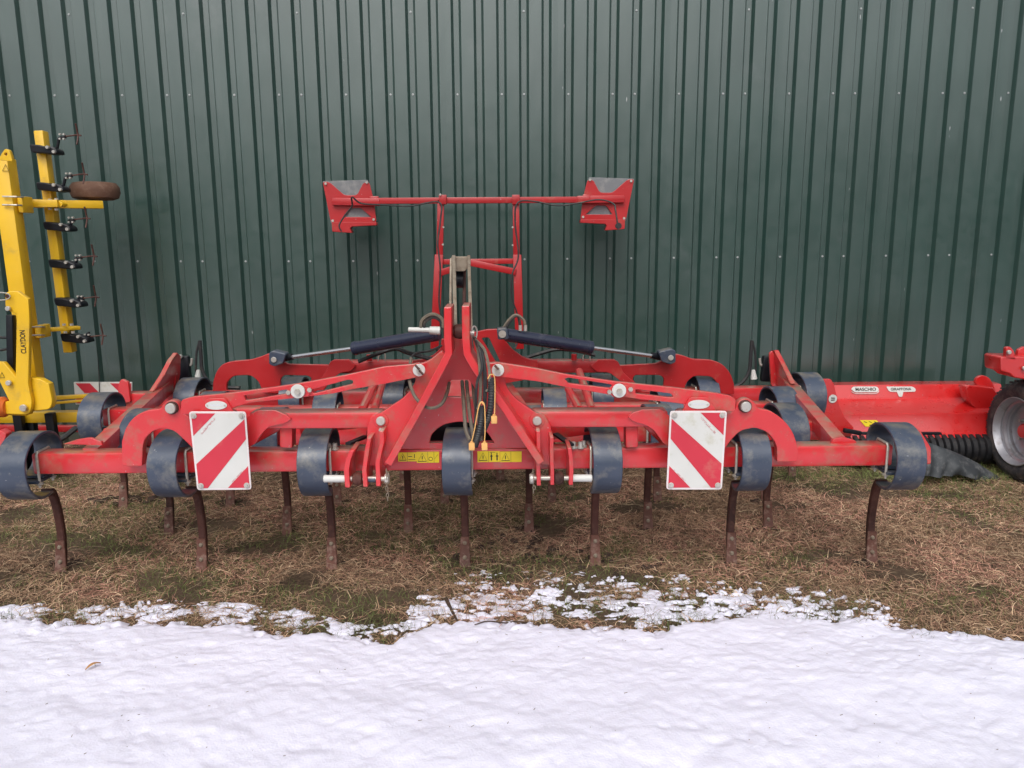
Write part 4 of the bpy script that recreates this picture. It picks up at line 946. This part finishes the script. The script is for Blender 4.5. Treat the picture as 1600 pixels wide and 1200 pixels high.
# following harrow tines: black clamp, fork, round tine with spike
def follower(px, py, tx, ty, k):
    D = 5.58
    o = plate('tine_clamp', [[(px-19, py-7, 4), (px-4, py-6, 2), (px+4, py-4, 2), (px+14, py-4, 2), (px+24, py+1, 3), (px+26, py+8, 3), (px+14, py+9, 3), (px-2, py+7, 2), (px-16, py+6, 4)]], D-.06, .10, 'dark', yel, .008)
    for x, y in ((px+10, py-2), (px+20, py+5)):
        c = P(x, y, D-.07); b = MB(); b.cyl(c+Vector((0, .02, 0)), c+Vector((0, -.008, 0)), .011, seg=8); b.build('bolt', 'bright', o)
    b = MB(); b.tube([P(px+24, py+5, D), P(px+27, py-8, D), P(tx-28, ty+5, D), P(tx-18, ty+3, D)], .010, 8, 4); b.build('tine_holder', 'dark', o)
    for dx, dy in ((-27, -1), (-21, -1), (-27, 6), (-21, 6)):
        c = P(tx+dx, ty+dy, D-.01); b = MB(); b.cyl(c+Vector((0, .01, 0)), c+Vector((0, -.01, 0)), .007, seg=6); b.build('bolt', 'bright', o)
    b = MB(); b.tube([P(tx-26, ty+3, D), P(tx-10, ty+1, D), P(tx, ty, D+.02), P(tx+6, ty+1, D+.02)], .0055, 6, 4); b.tube([P(tx-3, ty-18, D), P(tx, ty-4, D+.02), P(tx+1, ty+2, D+.02), P(tx-1, ty+15, D)], .006, 6, 4)
    b.build('harrow_tine', 'rust', o)
for i, (px, py, tx, ty) in enumerate(((64, 232, 121, 211), (74, 291, 131, 272), (85, 353, 135, 341), (93, 412, 146, 400), (102, 472, 149, 464), (112, 528, 160, 524))): follower(px, py, tx, ty, i)
# lower frame bars, black disc arms and legs down to the grass
yb('frame_bar', P(-60, 652, 5.5), P(150, 650, 5.5), .09, .075); yb('frame_bar', P(-60, 632, 5.2), P(46, 638, 5.2), .09, .09)
yb('light_arm', P(78, 622, 5.5), P(150, 618, 5.65), .03, .03); yb('light_arm', P(78, 630, 5.5), P(150, 624, 5.65), .03, .02)
for px in (28, 78, -20):
    yb('disc_arm', P(px, 645, 5.42), P(px+8, 700, 5.42), .06, .05, 'dark')
    c = P(px+6, 700, 5.42); b = MB(); b.lathe(Vector((c.x, c.y, .16)), (1, .15, 0), [(-.006, .0), (-.005, .16), (.0, .165), (.005, .16), (.02, .05), (.02, 0)], 36); b.build('disc', 'dark', yel)
for px in (44, -30):
    q = P(px, 655, 5.5); yb('stand_leg', q, Vector((q.x, q.y, 0)), .10, .06, 'dark')
b = MB(); c = P(2, 636, 5.12); b.lathe(c, (1, 0, 0), [(-.05, .05), (-.02, .07), (.02, .07), (.04, .05)], 20); b.build('orange_guard', mat('orange_plastic', (.7, .16, .03), .5), yel)
rb = MB(); rb.bar(P(-60, 668, 6.0), P(170, 670, 6.0), .05, .05, .006); rb.build('rear_rail', 'redf', yel)
for x in (0, 1):
    cable_pts = [P(-20, 525+x*20, 5.3), P(0, 527+x*20, 5.3), P(16, 528+x*16, 5.25)]
    b = MB(); b.tube(cable_pts, .010, 6, 4); b.build('hydraulic_hose', 'hose', yel)
# striped light panel carried by the drill
DBp = 5.70
lp = plate('warning_panel', [[(115, 597, 1), (206, 597, 1), (206, 632, 1), (118, 632, 1)]], DBp, .012, 'white', yel, .001)
for s_ in ([(118, 599), (140, 599), (155, 614), (132, 614)], [(172, 599), (205, 599), (205, 614), (188, 614)], [(117, 616), (128, 616), (142, 630), (119, 630)]): plate('red_stripe', [s_], DBp-.003, .002, 'signred', lp, 0)
b = MB(); b.tube([P(153, 560, DBp), P(155, 600, DBp-.01), P(155, 630, DBp-.01)], .003, 5, 3); b.build('panel_wire', 'hose', lp)
b = MB(); b.bar(P(155, 630, DBp), Vector((P(155, 630, DBp).x, DBp, 0)), .05, .05, .005); b.build('stand_leg', 'dark', yel)
b = MB(); b.tube([P(30, 690, 4.9), P(60, 682, 4.95), P(90, 688, 5.0), P(120, 668, 5.1)], .02, 8, 5); b.build('hydraulic_hose', 'hose', yel)

# =================================================================== RED MULCHER (right)
mul = empty('flail_mulcher', (P(1440, 640, 5.5).x, 5.5, 0), 'long low red flail mulcher with white name badges on its housing, right', 'mulcher')
prof = [(597, 5.78), (601, 5.68), (622, 5.65), (646, 5.44), (673, 5.42), (684, 5.38)]
xl, xr = P(1300, 640, 5.4).x, P(1600, 640, 5.4).x
pz = [(D, P(1440, y, D).z) for y, D in prof]
bm = bmesh.new(); loop = pz+[(5.37, pz[-1][1]), (5.95, pz[-1][1]+.05), (5.98, pz[0][1]-.03)]
A = [bm.verts.new((xl, y, z)) for y, z in loop]; B = [bm.verts.new((xr, y, z)) for y, z in loop]; n = len(loop)
for i in range(n): bm.faces.new((A[i], A[(i+1) % n], B[(i+1) % n], B[i]))
bm.faces.new(A[::-1]); bm.faces.new(B); bmesh.ops.bevel(bm, geom=bm.edges[:], offset=.005, segments=2, affect='EDGES')
b = MB(); b._take(bm); hood = b.build('housing', 'mred', mul)
def endplate(x0, name, th=.02, grow=.025):
    bm = bmesh.new(); cyy = sum(q[0] for q in loop)/n; czz = sum(q[1] for q in loop)/n
    L1 = [(cyy+(y-cyy)*(1+grow*3), czz+(z-czz)*(1+grow*5)) for y, z in loop]
    A = [bm.verts.new((x0, y, z)) for y, z in L1]; B = [bm.verts.new((x0+th, y, z)) for y, z in L1]
    for i in range(n): bm.faces.new((A[i], A[(i+1) % n], B[(i+1) % n], B[i]))
    bm.faces.new(A[::-1]); bm.faces.new(B); b = MB(); b._take(bm); return b.build(name, 'mred', mul)
endplate(xl-.02, 'side_plate'); 
plate('side_flange', [[(1283, 592, 3), (1298, 592, 3), (1303, 600, 0), (1311, 632, 4), (1318, 650, 6), (1334, 668, 2), (1330, 682, 2), (1300, 682, 4), (1286, 660, 3)]], 5.30, .012, 'mred', mul, .003)
c = P(1301, 623, 5.296); b = MB(); b.cyl(c, c+Vector((0, -.003, 0)), .03, seg=24); rb_ = b.build('round_badge', 'white', mul)
b = MB(); b.bar(c+Vector((-.012, -.0035, .006)), c+Vector((.014, -.0035, .004)), .001, .008, 0); b.bar(c+Vector((-.012, -.0035, -.01)), c+Vector((.014, -.0035, -.008)), .001, .008, 0); b.build('badge_print', 'black', rb_)
# badges: they lie on the upper face
def onface(px, py, off=.004):
    """point on the upper housing face"""
    for (y0, D0_), (y1, D1_) in zip(prof, prof[1:]):
        if y0 <= py <= y1:
            D = D0_+(D1_-D0_)*(py-y0)/(y1-y0); return P(px, py, D)+Vector((0, -off, off*.3))
    return P(px, py, 5.34)
def decal(name, loop_px, m, off=.004, parent=None):
    bm = bmesh.new(); pts = rnd(loop_px, 0); A = [bm.verts.new(onface(x, y, off)) for x, y in pts]; bm.faces.new(A)
    b = MB(); b._take(bm); return b.build(name, m, parent or mul)
d1 = decal('name_badge', [(1329, 608, 2), (1333, 604, 3), (1370, 604, 4), (1373.5, 609, 3), (1370, 613, 3), (1335, 613, 3)], 'white')
def rednt(name, txt, px, py, wpx, m, par, sq=1.0):
    c = onface(px, py, .006); tilt = math.atan2(5.68-5.65, P(1440, 601, 5.68).z-P(1440, 622, 5.65).z)
    cu = bpy.data.curves.new('t', 'FONT'); cu.body = txt; cu.size = 1; o_ = bpy.data.objects.new('t', cu); me = bpy.data.meshes.new_from_object(o_); xs_ = [v.co.x for v in me.vertices]; ww = max(xs_)-min(xs_)
    bpy.data.objects.remove(o_); bpy.data.curves.remove(cu); bpy.data.meshes.remove(me)
    s_ = (wpx/1200*5.6)/ww
    b = MB(); b.mesh(text_mesh(txt, s_, Matrix.Translation(c) @ Matrix.Rotation(R(90)-tilt, 4, 'X') @ Matrix.Diagonal((1, sq, 1, 1)), .0004)); return b.build(name, m, par)
rednt('lettering', 'MASCHIO', 1352, 608.6, 33, 'black', d1, .95)
b = MB(); b.tube([onface(x, y, .006) for x, y in ((1330, 612), (1336, 615), (1352, 615.3), (1368, 615), (1373, 611))], .0025, 4, 3); b.build('badge_underline', 'white', d1)
d2 = decal('name_badge', [(1384, 604, 2), (1426, 604, 3), (1430.5, 608, 2), (1430, 612, 2), (1411, 612.5, 0), (1410, 617, 0), (1409, 620, 1), (1404, 620, 1), (1403, 617, 0), (1401, 612.5, 0), (1389, 612, 3)], 'white')
rednt('lettering', 'GIRAFFONA', 1407, 608.2, 33, 'black', d2, .95)
d3 = decal('warning_sticker', [(1343, 656.5), (1369, 656.5), (1374.5, 662), (1375, 666.5), (1352, 666.5)], 'sticker')
b = MB()
for k in range(3): b.bar(onface(1349+k*8, 658.5, .006), onface(1354+k*8, 660.5, .006), .001, .003, 0)
b.bar(onface(1358, 664.3, .006), onface(1372, 664.3, .006), .001, .006, 0); b.build('pictogram', 'black', d3)
d4 = decal('white_sticker', [(1370, 662.2), (1391, 662.2), (1394, 666.5), (1371, 666.5)], 'white')
b = MB(); b.bar(onface(1374, 664.3, .006), onface(1390, 664.3, .006), .001, .004, 0); b.build('faded_print', 'violet', d4)
plate('lifting_eye', [[(1524, 598, 0), (1526, 591, 5), (1534, 586, 6), (1545, 589, 6), (1552, 600, 3), (1556, 612, 0), (1530, 604, 0)]], 5.60, .03, 'mred', mul)
plate('hood_flap', [[(1509, 606, 4), (1514, 602, 3), (1552, 606, 0), (1566, 625, 0), (1566, 652, 0), (1536, 646, 3), (1520, 634, 4), (1513, 622, 4)]], 5.50, .10, 'mred', mul, .006)
b = MB(); b.bar(P(1318, 672, 5.25), P(1345, 677, 5.25), .03, .03, .004); b.bar(P(1345, 677, 5.25), P(1470, 677, 5.25), .03, .018, .004); b.build('skid_rod', 'dark', mul)
# ribbed rear roller
ro = MB(); y_, r0 = 5.42, .115; x = xl+.05; pr = []
L_tot = xr-xl-.1; nrib = 26
for k in range(nrib):
    t = L_tot*k/nrib; pr += [(t, r0-.022), (t+L_tot/nrib*.2, r0), (t+L_tot/nrib*.8, r0), (t+L_tot/nrib*.95, r0-.022)]
ro.lathe((x, y_, .145), (1, 0, 0), pr, 28); ro.build('roller', mat('black_roller', (.009, .009, .011), .5, dirt=(.06, .05, .045), dirt_amt=.3, dirt_scale=20), mul)
for xx in (xl+.02, xr-.02):
    b = MB(); b.bar((xx, 5.42, .145), (xx, 5.5, pz[-1][1]+.05), .02, .09, .003); b.build('roller_arm', 'mred', mul)

# rubber sheet slumped on the grass at the mulcher
rs = MB(); bm = rs.bm
top_l = [(1440, 690, 5.10), (1452, 692, 5.12), (1466, 697, 5.12), (1484, 703, 5.12), (1505, 712, 5.12), (1525, 722, 5.14), (1545, 735, 5.16), (1568, 748, 5.2)]
bot_l = [(1440, 736, 4.98), (1452, 738, 4.98), (1466, 740, 4.99), (1484, 739, 5.0), (1505, 738, 5.02), (1525, 743, 5.05), (1545, 747, 5.1), (1566, 752, 5.12)]
tl = smooth([P(*q) for q in top_l], 6); bl = smooth([P(*q) for q in bot_l], 6); NV = 14; g_ = []
for i, (a, c) in enumerate(zip(tl, bl)):
    row = []
    for j in range(NV+1):
        t = j/NV; q = a.lerp(c, t); wv = .010*math.sin(i*.8+t*1.6+.7*math.sin(i*.37))*(.3+t)+.014*math.sin(i*.31-t*4); q += Vector((0, wv-.03*math.sin(t*3.1), 0)); q.z -= .025*t; q.z = max(q.z, -.02); row.append(q)
    g_.append(row)
F = [[bm.verts.new(q) for q in r_] for r_ in g_]; Bk = [[bm.verts.new(q+Vector((0, .012, -.002))) for q in r_] for r_ in g_]
NI = len(F)
for i in range(NI-1):
    for j in range(NV):
        bm.faces.new((F[i][j], F[i+1][j], F[i+1][j+1], F[i][j+1])); bm.faces.new((Bk[i][j], Bk[i][j+1], Bk[i+1][j+1], Bk[i+1][j]))
    bm.faces.new((F[i][0], Bk[i][0], Bk[i+1][0], F[i+1][0])); bm.faces.new((F[i][NV], F[i+1][NV], Bk[i+1][NV], Bk[i][NV]))
for j in range(NV):
    bm.faces.new((F[0][j], F[0][j+1], Bk[0][j+1], Bk[0][j])); bm.faces.new((F[-1][j], Bk[-1][j], Bk[-1][j+1], F[-1][j+1]))
o = rs.build('rubber_sheet', 'rubber', None, None, 60); tag(o, 'wrinkled grey rubber sheet slumped on the green grass below the mulcher', 'rubber sheet')

# =================================================================== WHEELED IMPLEMENT (right edge)
D0 = 5.10
wc = P(1588, 675, D0); trl = empty('wheeled_implement', (wc.x, D0, 0), 'red wheeled implement cut by the right edge, dirty tyre on a silver rim', 'farm implement')
RT = .356; wc.z = RT-.006; AX = Vector((1, 0, 0))
b = MB(); b.lathe(wc, AX, [(.03, .228), (-.002, .232), (-.010, .255), (-.016, .285), (-.006, .318), (.020, .340), (.05, .350), (.11, .356), (.17, .350), (.20, .340), (.225, .318), (.235, .285), (.228, .255), (.20, .23)], 80, False)
for k in range(40):
    a = 2*math.pi*k/40; d = Vector((0, math.cos(a), math.sin(a))); t_ = Vector((0, -math.sin(a), math.cos(a)))
    for sgn in (-1, 1):
        q = wc+AX*(.11+sgn*.05)+d*.350; b.bar(q-AX*sgn*.045-t_*.012, q+AX*sgn*.04+t_*.014, .022, .014, .003)
        if sgn < 0: b.bar(wc+AX*.022+d*.340+t_*.0, wc+AX*-.004+d*.316+t_*.004, .018, .010, .003)
ty = b.build('tyre', 'tyre', trl)
b = MB(); b.lathe(wc, AX, [(-.004, .232), (-.014, .238), (-.016, .232), (-.004, .226), (.016, .218), (.026, .210), (.036, .212), (.044, .198), (.060, .194), (.066, .198), (.074, .188), (.095, .186), (.104, .176), (.108, .166), (.118, .150), (.118, .11), (.096, .085), (.096, .0)], 72, False)
rim = b.build('rim', 'silver', trl)
b = MB(); b.cyl(wc+AX*.10, wc+AX*.035, .062, .052, 28, .01); b.build('hub', 'mred', rim)
b = MB()
for k in range(6):
    a = 2*math.pi*k/6+.4; q = wc+AX*.12+Vector((0, .125*math.cos(a), .125*math.sin(a))); b.cyl(q, q-AX*.03, .012, seg=6)
b.build('wheel_nut', 'bright', rim)
yb('axle_arm', wc+Vector((.12, 0, 0)), wc+Vector((.6, 0, 0)), .08, .08, 'mred', trl)
plate('headstock', [[(1563, 560, 3), (1566, 557, 3), (1620, 558, 0), (1720, 556, 0), (1720, 600, 0), (1640, 600, 0), (1584, 590, 2), (1578, 584, 3), (1564, 580, 3)]], 5.0, .18, 'mred', trl, .008)
plate('lug', [[(1571, 560, 0), (1572, 543, 3), (1578, 541, 4), (1585, 549, 4), (1587, 562, 0)]], 5.0, .03, 'mred', trl)
plate('lug', [[(1590, 560, 0), (1591, 547, 3), (1602, 541, 4), (1615, 549, 4), (1617, 562, 0)]], 5.08, .03, 'mred', trl)
for x, y in ((1575, 550), (1599, 575)):
    c = P(x, y, 4.995); b = MB(); b.cyl(c, c+Vector((0, -.02, 0)), .014, seg=12, bev=.003); b.build('bolt', 'bright', trl)
yb('upright', wc+Vector((.45, 0, .42)), wc+Vector((.45, 0, -.04)), .12, .12, 'mred', trl)

# =================================================================== small things
def gsz(px, py): c = G(px, py); return Vector((c.x, c.y, float(max(snow_z(np.array([c.x]), np.array([c.y]))[0], ground_z(np.array([c.x]), np.array([c.y]))[0]))))
c = gsz(147, 1055); b = MB(); bm = b.bm; nn = 9; rows = []
for i in range(nn):
    t = i/(nn-1); wv = .008*math.sin(math.pi*min(1, t*1.05))+.0008; q = c+Vector((-.018+.036*t, -.024+.048*t, .006+.010*math.sin(t*3)))
    sd2 = Vector((.8, -.6, 0)); rows.append([bm.verts.new(q-sd2*wv+Vector((0, 0, .004))), bm.verts.new(q), bm.verts.new(q+sd2*wv+Vector((0, 0, .004)))])
for A, B in zip(rows, rows[1:]):
    for k in range(2): bm.faces.new((A[k], A[k+1], B[k+1], B[k]))
me_o = b.build('dry_leaf', 'leaf'); tag(me_o, 'small orange-brown dry leaf lying alone on the snow', 'leaf')
sol = me_o.modifiers.new('thickness', 'SOLIDIFY'); sol.thickness = .0008
def twig(pts, r, label):
    P3 = [gsz(x, y)+Vector((0, 0, .006+dz)) for x, y, dz in pts]; b = MB(); b.tube(P3, lambda t: r*(1-.6*t)+.0008, 7, 5); o = b.build('twig', 'twig'); tag(o, label, 'twig'); return o
twig([(697, 940, .0), (703, 952, .006), (709, 964, .004), (716, 975, 0)], .009, 'thick brown twig sticking out of the snow edge near the middle')
twig([(828, 975, .0), (805, 976, .006), (790, 979, .003), (762, 984, 0), (742, 990, 0)], .0035, 'thin dark twig lying flat on the snow edge')
for k in range(26):
    px = random.choice([random.uniform(60, 480), random.uniform(560, 700), random.uniform(1080, 1430)])
    pass

# unseen wood added beside and behind the viewer to darken the wall's reflections
b = MB(); rr = random.Random(5)
for i in range(150):
    th = math.pi*(i/149); x = -62*math.cos(th)+rr.uniform(-.8, .8); y = 4-56*math.sin(th)**.8+rr.uniform(-4, 3); h = rr.uniform(7, 10.5)
    b.cyl((x, y, -.2), (x, y, h*.6), .22, .1, 7)
    for k in range(5):
        bm = bmesh.new(); bmesh.ops.create_icosphere(bm, subdivisions=2, radius=1); r = rr.uniform(1.0, 1.9); ph = rr.uniform(0, 6)
        for v in bm.verts:
            q = 1+.25*math.sin(v.co.x*5+ph)+.22*math.sin(v.co.z*6+ph*2)+rr.uniform(-.12, .12); v.co *= r*q
            v.co += Vector((x+rr.uniform(-.9, .9)*(1-k/7), y+rr.uniform(-.8, .8), h*(.18+.18*k)))
        b._take(bm)
o = b.build('added_wood', mat('added_wood_dark', (.020, .032, .018), .9, var=.4, spec=.1)); tag(o, 'unseen dark conifers added beside and behind the viewer to darken reflections in the wall', 'wood', kind='stuff')

# grit and straw bits lying on the snow
b = MB(); rr = random.Random(9)
for i in range(110):
    px = rr.uniform(-20, 1620); py = rr.choice((rr.uniform(985, 1060), rr.uniform(1000, 1195), rr.uniform(1110, 1198))); c = gsz(px, py); q = rr.uniform(.001, .003)
    a = rr.uniform(0, 6.28)
    if rr.random() < .4: b.bar(c+Vector((0, 0, .001)), c+Vector((math.cos(a)*q*5, math.sin(a)*q*5, .002)), .0016, .0014, 0)
    else: b.box(c+Vector((0, 0, .0005)), (q*1.6, q, q*.8), 0)
o = b.build('snow_grit', mat('grit', (.30, .25, .22), .9, var=.4)); tag(o, 'scattered grit and straw bits lying on the snow', 'grit', kind='stuff')
